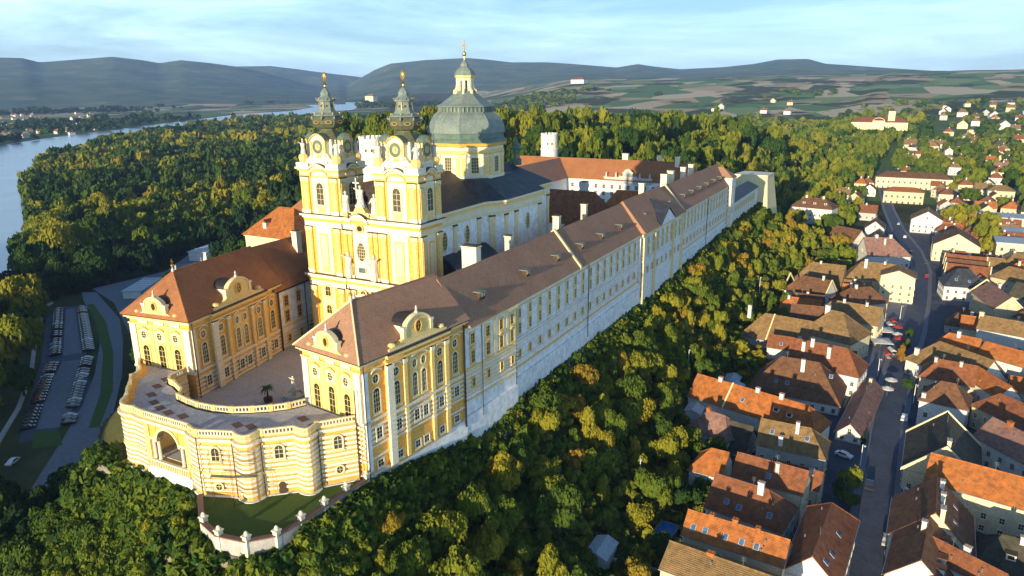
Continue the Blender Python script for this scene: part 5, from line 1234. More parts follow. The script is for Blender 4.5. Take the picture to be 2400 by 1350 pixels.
# tightly packed back rows
def hboxes():
    out=[]
    for o in COL.objects:
        if o.parent is None and o.get('category') in('house','building'):
            for c in o.children:
                if c.name.split('.')[0]=='wall':
                    mw=Matrix.Translation(o.location)@Matrix.Rotation(o.rotation_euler.z,4,'Z'); p=[mw@Vector(b) for b in c.bound_box]; out.append((min(q.x for q in p),max(q.x for q in p),min(q.y for q in p),max(q.y for q in p)))
    return out
r9=random.Random(5); RNM={'o':'orange','ob':'red brown','b':'brown','t':'tan','p':'plum','d':'dark mossy'}; WNM={'hw_w':'white','hw_c':'cream','hw_y':'buff','hw_g':'grey'}
BX=hboxes(); BIG=[(316,345,-192,-146),(374,400,-192,-156),(428,455,-188,-146)]
def free(x0,x1,y0,y1,g=.3):
    return not any(a-g<x1 and x0<b+g and c-g<y1 and y0<d+g for a,b,c,d in BX+BIG)
for (xa,xb,ya,yb,zone) in ((-6,430,-137,-127,'in the packed row just right of the street'),(-6,430,-152,-139,'in the second row right of the street'),(-6,430,-170,-155,'in the third row right of the street'),(60,430,-190,-173,'in the back rows at the right edge'),(120,430,-212,-193,'in the back rows at the right edge'),(10,240,-97,-84,'squeezed between the roofs left of the street'),(30,230,-82,-68,'at the wood side of the left row')):
    x=xa
    while x<xb:
        hw=r9.uniform(3.2,5.4); y0=ya+r9.uniform(0,2); y1=yb-r9.uniform(0,2)
        if free(x,x+2*hw,y0,y1):
            c=r9.choice(['o','ob','ob','b','b','t','t','p','d']); wl=r9.choice(['hw_w','hw_w','hw_c','hw_y','hw_g']); ze=-28.3+r9.uniform(-1.6,1.8)
            h1,h2=r9.choice([(0,0),(0,0),(1,0),(0,1),(1,1)])
            house('%s roofed house with %s walls %s'%(RNM[c],WNM[wl],zone),x+hw,y1,x+hw+r9.uniform(-1,1),y0,ze+hw*r9.uniform(.8,1.0),ze,hw,h1,h2,c,wl,chim_=[(r9.uniform(.2,.8),r9.uniform(-1,1),r9.uniform(.5,1.2),'hw_w',.45)] if r9.random()<.8 else (),sky=[(r9.uniform(.2,.8),-.4)] if r9.random()<.4 else (),group='packed old town houses',dorm=[(.5,-.4)] if r9.random()<.15 else ())
            BX.append((x,x+2*hw,y0,y1)); x+=2*hw+r9.uniform(.2,1.2)
        else: x+=1.0
# small pool, garden walls, grey yard
def flatthing(name,label,cat,parts):
    T=thing(name,label,cat,(*parts[0][1][0],-33))
    for nm,pts,z0,z1,k in parts: m=MB(); m.prism(pts,z0,z1,k); m.build(nm,T)
    return T
M['pool']=pm('blue_pool_water',(.01,.12,.42),(.02,.20,.55),2,.1)
flatthing('swimming_pool','small bright blue rectangular pool in a back garden','pool',[('rim',[(8.2,-66.0),(14.6,-66.6),(14.2,-71),(7.8,-70.3)],-33.2,-31.6,'kerb'),('water',[(9.0,-66.8),(13.9,-67.2),(13.5,-70.3),(8.6,-69.7)],-32,-31.55,'pool')])
sheet('yard_paving',[(3.3,-59),(8.6,-64.4),(8.0,-72.6),(-1.5,-72.6),(-4,-63)],-32.9,'kerb')
for pts,lb in (([(16,-62),(19,-66),(19,-70)],'pale stepped garden wall above the blue pool'),([(30,-64),(24,-63.5),(23,-70)],'square pale railing wall round a small dark garden'),([(-3,-62),(-2,-73)],'low white wall at the edge of the grey yard')):
    m=MB(); ribbon(m,pts,0,.5,-34,-31.4,'wall'); tag(m.build('garden_wall'),lb,'wall')
for x,y,w,d,zr,lb in ((66,-60,5,4,-28,'small white roofed shed among the dark trees left of the brown roof'),(88,-66,8,5,-29,'pale flat roofed garden building beside the broad brown roof'),(96,-64,6,4,-29.5,'pale blue sheet roofed shed next to the garden building'),(-4,-60,6,4,-29,'blue roofed small house at the bottom edge of the town')):
    T=thing('shed',lb,'shed',(x,y,-33)); m=MB(); m.box(ID,x-w/2,x+w/2,y-d/2,y+d/2,-36,zr-.4,'hw_w'); m.build('wall',T); m=MB(); m.add([(x-w/2-.4,y-d/2-.4,zr-.4),(x+w/2+.4,y-d/2-.4,zr-.4),(x+w/2+.4,y+d/2+.4,zr-.1),(x-w/2-.4,y+d/2+.4,zr-.1),(x-w/2-.4,y,zr+.7),(x+w/2+.4,y,zr+.7)],[(0,1,5,4),(2,3,4,5),(0,4,3),(1,2,5),(3,2,1,0)],'flat'); m.build('roof',T)
# church like mansion on the far wood, big far buildings
def blockb(label,x,ya,yb,depth,zg,ze,zr,wall,col,n=6,fl=2,cat='building',name='building'):
    T=thing(name,label,cat,(x,(ya+yb)/2,zg)); y0,y1=min(ya,yb),max(ya,yb); m=MB()
    m.box(ID,x,x+depth,y0,y1,zg-5,ze,wall); m.box(ID,x-.3,x+depth+.3,y0-.3,y1+.3,ze-.3,ze+.1,'hw_g'); m.build('wall',T)
    m=MB()
    if zr-ze<1: m.box(ID,x-.5,x+depth+.5,y0-.5,y1+.5,ze+.1,zr,RK.get(col,col))
    else: hiproof(m,x-.7,x+depth+.7,y0-.7,y1+.7,ze+.1,((x+depth/2),y0+depth*.4),((x+depth/2),y1-depth*.4),zr,RK.get(col,col))
    m.build('roof',T)
    F=fr((x,y1),(0,-1)); L=y1-y0; s=max(1.1,min(1.6,(ze-zg)/fl*.4))
    for i in range(n):
        for f in range(fl): win(T,F,L*(i+.5)/n,zg+1+f*(ze-zg-1)/fl,dict(w=1.2,h=s,kind='rect',t=.15,frame='hw_g',pane='glass',bars=(1,1)),n=.02)
    return T
MA=blockb('wide cream mansion with red roof standing on the distant wood',1240,-96,-12,30,-22,-6,2,'hw_c','ob',10,2,'mansion','mansion')
m=MB(); m.box(ID,1244,1256,-76,-66,-8,12,'hw_c'); m.box(ID,1243,1257,-77,-65,12,13,'obro'); m.build('tower',MA); m=MB(); m.box(ID,1236,1240,-62,-44,-22,-3,'hw_c'); m.farc(fr((1236,-44),(0,-1)),9,-3,18,4,.8,-3,0,'hw_c'); m.build('gable_front',MA)
blockb('very long cream building with brown roof across the upper town',612,-140,-80,20,-34,-23.5,-19,'hw_c','b',14,2)
blockb('cream building with flat orange roof edge in front of the long one',520,-118,-90,18,-34,-24,-21,'hw_y','o',7,2)
blockb('flat grey roofed cream school block at the right',432,-185,-148,20,-34,-26,-25.3,'hw_c','flat',9,2)
blockb('second flat grey roofed white block nearer the right edge',378,-190,-158,18,-34,-26,-25.3,'hw_w','flat',7,2)
blockb('large pale yellow apartment block with flat grey roof at the right edge',322,-190,-150,18,-34,-22,-21.3,'hw_c','flat',8,3)
blockb('cream villa with low grey roof at the far right',560,-215,-190,16,-34,-26,-22,'hw_c','t',6,2)
blockb('buff villa right of the far avenue',556,-180,-162,14,-34,-24,-20,'hw_y','t',5,2)
blockb('distant white institute with red roof near the fields',2230,-290,-70,40,-26,-10,-2,'hw_w','ob',12,2)
VH=house('white house with brown roof and many dormers alone among the trees',388,-47,386,-60,-13.5,-19,8,1,1,'b','hw_w',zg=-28,chim_=[(.3,0,1.4,'hw_w',.6),(.7,0,1.4,'hw_w',.6)],dorm=[(.3,-.4),(.55,-.4),(.8,-.4),(.3,.4),(.6,.4)])
# generic far houses
rg=random.Random(21)
WN=['white','cream','buff','grey']; WK=['hw_w','hw_c','hw_y','hw_g']; RN={'o':'orange','ob':'red brown','b':'brown','t':'tan','p':'plum','d':'dark','s':'slate'}
def farhouse(x,y,zone,group,sc=1):
    zg=float(height(x,y)); wi=rg.randrange(4); col=rg.choice(['o','ob','ob','b','t','t','p','d']); 
    a=rg.choice([0,math.pi/2])+rg.uniform(-.2,.2); L=rg.uniform(8,14)*sc; hw=rg.uniform(4.5,6.5)*sc; e=zg+rg.uniform(5,8)*sc**.5; r=e+hw*.8
    T=thing('far_house','%s walled house with %s roof %s'%(WN[wi],RN[col],zone),'house',(x,y,zg),a,group); T['_local']=1
    m=MB(); m.box(ID,-L/2,L/2,-hw+.4,hw-.4,-3,e-zg,WK[wi]); 
    hip=rg.random()<.5
    if not hip:
        for s in (-1,1): m.add([(s*L/2,-hw+.4,e-zg),(s*L/2,hw-.4,e-zg),(s*L/2,0,r-zg-.3)],[(0,1,2)],WK[wi])
    m.build('wall',T)
    m=MB(); o=hw*.8 if hip else -.3; q=L/2+.4
    m.add([(-q,-hw,e-zg),(q,-hw,e-zg),(q,hw,e-zg),(-q,hw,e-zg),(-q+max(o,0),0,r-zg),(q-max(o,0),0,r-zg)],[(0,1,5,4),(2,3,4,5),(3,0,4),(1,2,5)] if hip else [(0,1,5,4),(2,3,4,5)],RK.get(col,col)); m.build('roof',T)
    m=MB(); u=rg.uniform(-.3,.3)*L; m.box((u,0,0,1,0,0,1),-.5,.5,-.4,.4,r-zg-1,r-zg+1,'hw_w'); m.build('chimney',T)
    if x<900:
        for F,Lw in (((-L/2,hw-.4,0,0,-1,-1,0),2*hw-.8),((L/2,-hw+.4,0,0,1,1,0),2*hw-.8),((-L/2,-hw+.4,0,1,0,0,-1),L),((L/2,hw-.4,0,-1,0,0,1),L)):
            n=max(1,int(Lw/3)); 
            for i in range(n):
                for z in ((1.0,3.6) if e-zg>5.8 else (1.5,)): win(T,F,Lw*(i+.5)/n,z,HWIN2,n=.01)
    del T['_local']
    for c in T.children_recursive:
        if '_local' in c: del c['_local']
    T['_c']=1
    return T
FARH=[]
def inpoly0(x,y,P):
    r=False; n=len(P)
    for i in range(n):
        x1,y1=P[i];x2,y2=P[(i+1)%n]
        if (y1>y)!=(y2>y) and x<(x2-x1)*(y-y1)/(y2-y1)+x1: r=not r
    return r
def ok(x,y,dmin):
    for a,b,_ in FARH:
        if (a-x)**2+(b-y)**2<dmin*dmin: return False
    return True
TAKEN=[(612,640,-142,-78),(518,542,-120,-88),(430,455,-188,-146),(376,398,-192,-156),(320,342,-192,-148),(314,342,-145,-119),(394,420,-130,-108),(555,580,-217,-160),(370,404,-68,-36)]
def taken(x,y,g=7): return any(a-g<x<b+g and c-g<y<d+g for a,b,c,d in TAKEN)
zones=[((440,620,-215,-128),30,18,'in the upper town right of the long street','upper town houses'),((430,600,-86,-60),9,17,'left of the street near the wood','houses by the upper street'),((640,1100,-300,-95),46,28,'in the outskirts beyond the long cream building','outskirts houses'),((1100,2100,-420,-150),40,55,'far out towards the fields at right','distant suburb houses'),((1900,2500,40,420),6,70,'in the thin far row beyond the wood','distant row houses')]
for (x0,x1,y0,y1),n,dm,zn,gp in zones:
    k=0
    for t in range(n*12):
        if k>=n: break
        x=rg.uniform(x0,x1);y=rg.uniform(y0,y1)
        if taken(x,y) or not ok(x,y,dm): continue
        FARH.append((x,y,dm)); farhouse(x,y,zn,gp,1 if x<1000 else 1.5); k+=1
# village over the river
for (x0,x1,y0,y1),n,dm,zn,gp in (((0,1,0,1),64,32,'in the village across the river','village houses across the river'),):
    k=0
    for t in range(900):
        if k>=n: break
        px=rg.uniform(-60,225); py=rg.uniform(258,330)
        az=YAW-math.atan((px-1200)/1760.0); el=(py-(200+(1200-px)*.00975))*.963/math.hypot(px-1200,1760); r=(59.87+44)/max(el,.02)
        x=CAMP[0]+r*math.cos(az); y=CAMP[1]+r*math.sin(az)
        if inpoly0(x,y,RIVER) or not ok(x,y,dm*(.7+py/600)): continue
        FARH.append((x,y,dm)); farhouse(x,y,zn,gp,1.1); k+=1
# castle like ruin by the far river and a pale hill farm
blockb('tiny pale castle on the far river bank between the steeples',3900,3155,3225,50,-46,-8,8,'hw_c','t',5,2,'castle','castle')
blockb('small white hilltop chapel house just right of the lantern',3300,1350,1420,50,66,80,92,'hw_w','ob',4,1,'farm','farmhouse')
# =================================================================== STREET THINGS
def car(label,x,y,z,rz,col,group=None,parts=True):
    """hatchback: lower body, tapering cabin, wheels"""
    C=thing('parked_car',label,'car',(x,y,z),rz,group) ; C['_local']=1
    prof=[(-2.1,.35),(-2.15,.8),(-1.9,.92),(-1.2,.98),(-.6,1.42),(.9,1.45),(1.55,1.0),(2.1,.92),(2.15,.4),(1.9,.3),(-1.9,.3)]
    m=MB(); F=(0,0,0,1,0,0,-1); m.fprism(F,prof,-.85,.85,col)
    m.v=[(x_,y_*(.80 if z_>1.1 else 1),z_) for x_,y_,z_ in m.v]; m.build('body',C)
    m=MB(); m.fprism(F,[(-1.1,1.0),(-.58,1.36),(.88,1.38),(1.4,1.0)],-.80,.80,'glass'); m.v=[(x_,y_*(.93 if z_>1.1 else 1.075),z_) for x_,y_,z_ in m.v]; m.build('side_window',C)
    if parts:
        for sx in (-1.35,1.35):
            for sy in (-.78,.78):
                m=MB(); m.tube((sx,sy-.1,.32),(sx,sy+.1,.32),.33,.33,'gutter',12); m.tube((sx,sy-.11,.32),(sx,sy+.11,.32),.18,.18,'metal',8); m.build('wheel',C)
    del C['_local']
    for c in C.children: del c['_local']
    return C
for n,c in (('car_white',(.75,.76,.78)),('car_silver',(.42,.44,.47)),('car_dark',(.03,.035,.05)),('car_red',(.35,.03,.03)),('car_blue',(.04,.08,.22))):
    M[n]=pm(n+'_paint',c,tuple(x*.9 for x in c),3,.25,spec=.6)
car('white car parked across the forecourt below the little white gable',65,-99.0,-32.9,1.2,'car_white')
car('white van like car alone on the dark road at the lower left',-27.5,110,-43,.5,'car_white')
car('pale blue car crossing the middle of the car park lane',19,151,-42.85,1.0,'car_blue')
car('silver car parked at the edge of the quiet lane',14,-99,-32.9,.1,'car_silver')
for i,(x,y,c_) in enumerate(((30,-110,'car_silver'),(52,-105.6,'car_dark'),(96,-112.2,'car_white'),(240,-112.6,'car_silver'),(275,-118.9,'car_red'),(330,-111.8,'car_dark'),(375,-108,'car_white'),(420,-103.5,'car_silver'))): car(['silver car by the kerb under the four dormers','dark car at the kerb beside the small forecourt','white car at the kerb below the dark pyramid roof','silver car at the upper end of the market square','red car by the right kerb below the street bend','dark car by the left kerb near the white gables','white car on the street bend','silver car beyond the street bend'][i],x,y,-32.85,r9.uniform(-.05,.05),c_)
car('white car standing by the left kerb of the upper street',262,-111.5,-32.8,.05,'car_white'); car('dark car by the right kerb of the upper street',300,-118.5,-32.8,.05,'car_dark')
protos=[car('dark car parked nose in along the serrated car park row',0,0,-42.85,0,'car_dark','cars in the car park rows',False),car('silver car parked nose in along the serrated car park row',0,0,-42.85,0,'car_silver','cars in the car park rows',False),car('red car parked nose in along the serrated car park row',0,0,-42.85,0,'car_red','cars in the car park rows',False)]
usedp=[0,0,0]
def cpcar(x,y,rz):
    i=rg.choices([0,1,2],[.86,.10,.04])[0]; p=protos[i]
    if not usedp[i]: p.location=(x,y,-42.85); p.rotation_euler=(0,0,rz); usedp[i]=1; return
    c=p.copy(); COL.objects.link(c); c.location=(x,y,-42.85); c.rotation_euler=(0,0,rz)
    for ch in p.children: d=ch.copy(); COL.objects.link(d); d.parent=c
for P0,P1,side in (((68.5,246),(30.5,184),1),((71,242),(35.5,179.5),-1),((25,176),(-12,126),1),((31,173),(-8,121),-1)):
    (ux,uy),l=nrm(P0,P1); n=int(l/2.7); nx,ny=(uy,-ux) 
    s=1 if side>0 else -1
    for i in range(n):
        if rg.random()<.08: continue
        x=P0[0]+ux*l*(i+.5)/n+nx*s*2.6; y=P0[1]+uy*l*(i+.5)/n+ny*s*2.6
        cpcar(x,y,math.atan2(ny,nx)+.25*s+rg.uniform(-.04,.04))
lp=car('white car in the crowded visitor car park by the pale shed',0,0,-42.85,0,'car_white','cars in the visitor car park',False)
lq=car('silver car in the crowded visitor car park by the pale shed',0,0,-42.85,0,'car_silver','cars in the visitor car park',False)
lr=car('red car in the crowded visitor car park by the pale shed',0,0,-42.85,0,'car_red','cars in the visitor car park',False)
us={}
for r_ in range(6):
    for c_ in range(7):
        x=78+r_*10+c_*4.2-6; y=196+r_*9+(6-c_)*-2.6+20
        if rg.random()<.2 or (r_>2 and c_>4): continue
        p=rg.choice([lp,lp,lq,lr]) if (r_,c_)!=(0,0) else lp
        rz=.9+rg.uniform(-.05,.05)
        if p not in us: us[p]=1; p.location=(x,y,-42.85); p.rotation_euler=(0,0,rz); continue
        c=p.copy(); COL.objects.link(c); c.location=(x,y,-42.85); c.rotation_euler=(0,0,rz)
        for ch in p.children: d=ch.copy(); COL.objects.link(d); d.parent=c
# visitor buildings
for x,y,w,d,rz,zr,lb in ((106,240,26,9,.55,-39.2,'long pale flat roofed visitor building beside the car park'),(178,276,26,12,.3,-37.5,'pale sheet roofed hall at the wood edge left of the library roof'),(206,262,18,10,.3,-37.8,'smaller pale roofed hall next to the sheet roofed one')):
    T=thing('visitor_building',lb,'building',(x,y,-43),rz); T['_local']=1; m=MB(); m.box(ID,-w/2,w/2,-d/2,d/2,-2,zr+43,'hw_w'); m.build('wall',T); m=MB(); m.box(ID,-w/2-.6,w/2+.6,-d/2-.6,d/2+.6,zr+43,zr+43.4,'flat')
    for i in range(int(w/4)): m.box(ID,-w/2+i*4,-w/2+i*4+.15,-d/2-.6,d/2+.6,zr+43.4,zr+43.5,'hw_w')
    m.build('roof',T); 
    for i in range(int(w/4)): win(T,(-w/2,-d/2,0,1,0,0,-1),2+i*4,1.0,HWIN2,n=.01)
    del T['_local']; 
    for c in T.children_recursive:
        if '_local' in c: del c['_local']
def lamp(label,x,y,h=9,zz=None):
    z=float(height(x,y)) if zz is None else zz; T=thing('street_lamp',label,'street lamp',(x,y,z)); m=MB(); m.tube((x,y,z-.5),(x,y,z+h),.14,.09,'lampw',8); m.tube((x,y,z+h),(x-.9,y-.4,z+h+.25),.07,.06,'lampw',6); m.build('pole',T)
    m=MB(); m.blob((x-1.1,y-.5,z+h+.2),(.55,.3,.14),'lampw',8,5); m.build('lamp_head',T)
lamp('nearer tall white lamp post standing in the wood below the south wing',180,-56.5,11); lamp('farther tall white lamp post in the wood near the bastion',257,-56.5,11)
for i,(x,y,lb) in enumerate(((62,-103.0,'by the car forecourt'),(128,-104.0,'at the lower end of the market stalls'),(196,-109,'in the middle of the market square'),(45,-112.4,'under the brown street side roof'),(110,-114.4,'outside the dark pyramid roof'))): lamp('thin white street lamp '+lb,x,y,6,-33)
lamp('white floodlight mast on the slope right of the lawn wall',25,-58,7); lamp('white floodlight mast in the wood below the long wing',88,-52,7)
def umb(label,x,y,w,k,round_=False,group=None):
    T=thing('market_umbrella',label,'umbrella',(x,y,-32.9),.3,group); T['_local']=1; m=MB(); m.tube((0,0,0),(0,0,2.9),.05,.05,'metal',6); m.build('pole',T)
    m=MB(); n=4 if not round_ else 8; m.lathe(0,0,[(w*.72,2.25),(w*.72,2.45),(.05,3.1)],k,n,math.pi/4 if n==4 else 0,cap=False); m.build('canopy',T); del T['_local']
    for c in T.children: del c['_local']
umb('large grey square market canopy nearest the tan pyramid roof',172,-103.6,6.5,'canvas'); umb('second large grey square market canopy lower down',158,-103.6,6.5,'canvas')
for i,(x,y,k,lb) in enumerate(((178,-108.5,'redc','red market umbrella beside the upper grey canopy'),(169,-108.6,'canvas','small pale market umbrella between the stalls'),(164,-109.4,'redc','red market umbrella right of the lower grey canopy'),(120,-108.0,'canvas','lone pale cafe umbrella at the lower end of the square'),(112,-107.2,'canvas','second pale cafe umbrella down the street'))): umb(lb,x,y,2.6,k,True)
def stall(label,x,y,rz,k):
    T=thing('market_stall',label,'market stall',(x,y,-32.95),rz); T['_local']=1
    m=MB(); m.box(ID,-1.5,1.5,-.8,.2,0,.9,'wood'); m.box(ID,-1.6,1.6,-.9,.3,.9,1.0,'hw_w'); m.build('counter',T)
    m=MB(); m.add([(-1.8,-1.4,2.2),(1.8,-1.4,2.2),(1.8,.9,2.2),(-1.8,.9,2.2),(-1.8,-.2,2.9),(1.8,-.2,2.9)],[(0,1,5,4),(2,3,4,5),(0,4,3),(1,2,5)],k); m.build('awning',T)
    for sx in (-1.6,1.6):
        for sy in (-1.2,.7): m=MB(); m.tube((sx,sy,0),(sx,sy,2.25),.05,.05,'metal',5); m.build('post',T)
    del T['_local']
    for c in T.children: del c['_local']
stall('red awned market stall at the top of the stall row',186,-106.5,.2,'redc'); stall('pale awned market stall second in the stall row',181,-105.5,.2,'canvas'); stall('pale awned market stall at the bottom of the stall row',150,-107,.4,'canvas'); stall('red awned market stall at the bottom by the autumn tree',146,-106,.2,'redc')

# =================================================================== TREES
def foliage(name,from_obj):
    m,nt,b=nodes(name); L=nt.links; tc=nt.nodes.new('ShaderNodeTexCoord')
    if from_obj: oi=nt.nodes.new('ShaderNodeObjectInfo'); sp=nt.nodes.new('ShaderNodeSeparateColor'); L.new(oi.outputs['Color'],sp.inputs['Color']); t=sp.outputs['Red']; sc=2.6
    else: a=nd(nt,'ShaderNodeAttribute',attribute_name='tint'); t=a.outputs['Fac']; sc=.45
    n=nd(nt,'ShaderNodeTexNoise',Scale=sc,Detail=3.); L.new(tc.outputs['Object'],n.inputs['Vector'])
    ma=nd(nt,'ShaderNodeMath',operation='MULTIPLY_ADD'); L.new(n.outputs['Fac'],ma.inputs[0]); ma.inputs[1].default_value=.22; ma.inputs[2].default_value=-.11
    ad=nd(nt,'ShaderNodeMath',operation='ADD'); L.new(t,ad.inputs[0]); L.new(ma.outputs[0],ad.inputs[1])
    c=ramp(nt,ad.outputs[0],[(0,(.010,.034,.012)),(.25,(.038,.085,.012)),(.5,(.13,.175,.016)),(.7,(.27,.25,.02)),(.86,(.27,.16,.02)),(1,(.20,.075,.018))])
    L.new(c,b.inputs['Base Color']); b.inputs['Roughness'].default_value=.8; b.inputs['Specular IOR Level'].default_value=.15
    out=nt.nodes['Material Output']; tr=nt.nodes.new('ShaderNodeBsdfTranslucent'); mx=nt.nodes.new('ShaderNodeMixShader'); mx.inputs[0].default_value=.22
    L.new(c,tr.inputs['Color']); L.new(b.outputs[0],mx.inputs[1]); L.new(tr.outputs[0],mx.inputs[2]); L.new(mx.outputs[0],out.inputs['Surface']); return m
M['leaf']=foliage('tree_foliage',True); M['leafs']=foliage('forest_foliage',False)
def crown_np(seed,n,size,kind='round',nb=9):
    rs=np.random.RandomState(seed); B=[]
    for i in range(nb):
        if kind=='tall': z=.25+.7*i/(nb-1); rr=.55*math.sin(math.pi*(.18+.75*i/(nb-1))); a=rs.uniform(0,6.28); B.append((rr*.5*math.cos(a),rr*.5*math.sin(a),z,.34*(1.15-z*.5)+.02))
        else:
            a=i*2.4+rs.uniform(-.3,.3); rr=(0 if i==0 else rs.uniform(.35,.62)); z=rs.uniform(.34,.80) if i else .76; B.append((rr*math.cos(a),rr*math.sin(a),z,rs.uniform(.22,.44)))
    B=np.array(B); w=B[:,3]**2; idx=rs.choice(len(B),n,p=w/w.sum()); d=rs.normal(size=(n,3)); d/=np.linalg.norm(d,axis=1)[:,None]; d[:,2]=np.where(d[:,2]<-.35,-d[:,2],d[:,2])
    rad=B[idx,3]*rs.uniform(.8,1.08,n); c=B[idx,:3]*1.0; c=c+d*rad[:,None]*np.array([1,1,.72])
    nn=d+rs.normal(size=(n,3))*.45; nn/=np.linalg.norm(nn,axis=1)[:,None]
    t=np.cross(nn,rs.normal(size=(n,3))); t/=np.linalg.norm(t,axis=1)[:,None]; s=np.cross(nn,t); sz=size*rs.uniform(.6,1.3,n)[:,None]
    v=np.stack([c-t*sz-s*sz*.7,c+t*sz-s*sz*.5,c+t*sz*.8+s*sz*.8,c-t*sz*.7+s*sz*.6],1).reshape(-1,3)
    return v
trs=np.random.RandomState(11)
cand=[] # x,y,z,R,H,tint,zone
HB=[]   # house boxes to avoid
for o in list(COL.objects):
    if o.parent is None and o.get('category') in('house','building','shed','mansion','pool'):
        for c in o.children:
            if c.type=='MESH' and c.name.split('.')[0] in ('wall','rim'):
                mw=Matrix.Translation(o.location)@Matrix.Rotation(o.rotation_euler.z,4,'Z'); p=[mw@Vector(b) for b in c.bound_box]
                if len(p): HB.append((min(q.x for q in p),max(q.x for q in p),min(q.y for q in p),max(q.y for q in p)))
HB=np.array(HB)
def inpoly(x,y,P):
    r=False; n=len(P)
    for i in range(n):
        x1,y1=P[i];x2,y2=P[(i+1)%n]
        if (y1>y)!=(y2>y) and x<(x2-x1)*(y-y1)/(y2-y1)+x1: r=not r
    return r
PARK=[(92,275),(76,262),(66,256),(34,208),(12,172),(-6,145),(-28,122),(-52,104),(-50,82),(-30,74),(10,112),(50,160),(70,182),(115,214),(172,248),(215,258),(205,300),(165,300),(130,275)]
KEEP=[(-46,-36,-30,12,-1)]
TER=[(-55,-8),(-50,-20),(-30,-34),(-30,30),(-42,30),(-52,16.5),(-55.5,8)]
def blocked(x,y,R):
    if len(HB) and np.any((x>HB[:,0]-R*.6)&(x<HB[:,1]+R*.6)&(y>HB[:,2]-R*.6)&(y<HB[:,3]+R*.6)): return True
    if -60<x<300 and -33.5-R*.75<y<24+R and not (x<-52 and (y>12 or y<-31)): 
        if x>-38 or inpoly(x,y,TER): return True
    if 18<x<300 and -34<y<88+R*.5: return True
    if 288<x<340 and -46-R<y<0: return True
    if inpoly(x,y,PARK): return True
    if y<-100 and y>-124+max(0,(x-340)*.12) and x<760 and y<-98+max(0,(x-380)*.08): return True
    if inpoly(x,y,LAWN) : return True
    return False
def fill(x0,x1,y0,y1,sp,R,H,tint,zone,cond=None,dens=1):
    nx=int((x1-x0)/sp); ny=int((y1-y0)/sp)
    for i in range(nx):
        for j in range(ny):
            if trs.rand()>dens: continue
            x=x0+(i+.5+trs.uniform(-.42,.42)+(.5 if j%2 else 0))*sp; y=y0+(j+.5+trs.uniform(-.42,.42))*sp
            if cond and not cond(x,y): continue
            r=trs.uniform(*R); q=trs.rand(); r*=1.35 if q<.12 else (.72 if q<.36 else 1)
            if blocked(x,y,r): continue
            t=tint(x,y) if callable(tint) else trs.uniform(*tint)
            cand.append([x,y,0,r,r*trs.uniform(*H),t,zone])
def tmix(lo,hi,p_or=.2,orr=(.7,.95),cell=26):
    def f(x,y):
        k=fbm(x/cell,y/cell)
        if k>.35 and trs.rand()<.6 or trs.rand()<p_or: return trs.uniform(*orr)
        return trs.uniform(lo,hi)
    return f
# south slope of the abbey
fill(-56,310,-70,-37,5.3,(2.3,4.0),(1.6,2.4),tmix(.30,.66,.2,(.64,.84)),'slope',lambda x,y: True)
fill(60,130,-84,-66,7,(2.5,3.6),(1.7,2.3),(.05,.4),'slope')
fill(-60,60,-74,-64,6,(2.2,3.4),(1.6,2.2),tmix(.1,.5,.25),'slope')
fill(-37,305,-41.5,-35.0,3.3,(1.5,2.3),(1.5,2.1),tmix(.25,.6,.15,(.6,.8)),'slope')
fill(-68,-34,-42,-30.6,3.3,(1.5,2.4),(1.4,2.0),tmix(.25,.6,.15,(.6,.8)),'rock')
# west rock and low ground in front of it
fill(-110,-54,-80,36,4.3,(2.0,3.3),(1.5,2.1),tmix(.25,.55,.10,(.6,.8)),'rock',lambda x,y: True)
fill(-120,-20,28,120,7,(3.2,5),(1.7,2.3),(.02,.34),'foot',lambda x,y: True)
fill(-52,70,26,86,5.8,(2.5,3.8),(1.6,2.2),(.12,.5),'north slope')
fill(55,330,89,150,8,(3.6,5.5),(1.9,2.6),(.02,.3),'wood')
# river side woods
def tnorth(x,y):
    if y<330 and x>60 and trs.rand()<.85: return trs.uniform(0,.22)  # leaf tint darkened here to paint in the shade of the near wood
    k=fbm(x/60,y/60); return trs.uniform(.45,.74) if k+trs.uniform(-.35,.35)>.12 else trs.uniform(.12,.45)
notriv=lambda x,y: not inpoly(x,y,RIVER)
def side(x,y): # right bank side of the river
    return notriv(x,y) and not right_of_far(x,y)
def right_of_far(x,y):
    # beyond the river (north west bank)
    P=RIVER[20:][::-1] if False else None
    xs=[p[0] for p in RIVER[:20]]; ys=[p[1] for p in RIVER[:20]]
    return y>np.interp(x,xs,ys)
fill(-120,420,120,900,11.0,(4.6,8.4),(1.6,2.3),tnorth,'wood',side)
fill(420,800,90,1250,15,(6.2,10),(1.6,2.2),tnorth,'wood',side)
fill(800,1700,420,1800,21,(8,12),(1.3,1.8),tnorth,'wood',side)
for x,y,r,h,t in ((128,350,13,26,.66),(150,368,11,22,.55),(176,392,10,22,.3),(100,330,10,22,.2),(205,420,12,24,.6),(60,300,9,20,.25)): cand.append([x,y,0,r,h*1.1,t,'wood'])
# park woods east of the abbey
def tpark(x,y): return trs.uniform(.42,.66) if trs.rand()<.7 else trs.uniform(.15,.4)
fill(318,720,62,330,11,(5.5,8.2),(2.4,3.3),tpark,'park')
fill(330,560,-75,62,9.5,(4.5,6.8),(1.8,2.4),tpark,'park',lambda x,y: not(350<x<384 and -66<y<-34))
fill(240,350,-84,-44,8.5,(3.2,4.8),(1.6,2.2),tmix(.4,.62,.3,(.6,.8)),'upper town')
fill(560,1180,-75,420,15,(6,9.5),(1.6,2.3),tpark,'park',lambda x,y: not (x<640 and y<-70))
fill(1180,1700,-120,420,24,(9,14),(1.1,1.6),tpark,'park',lambda x,y: not(1225<x<1275 and -100<y<-8))
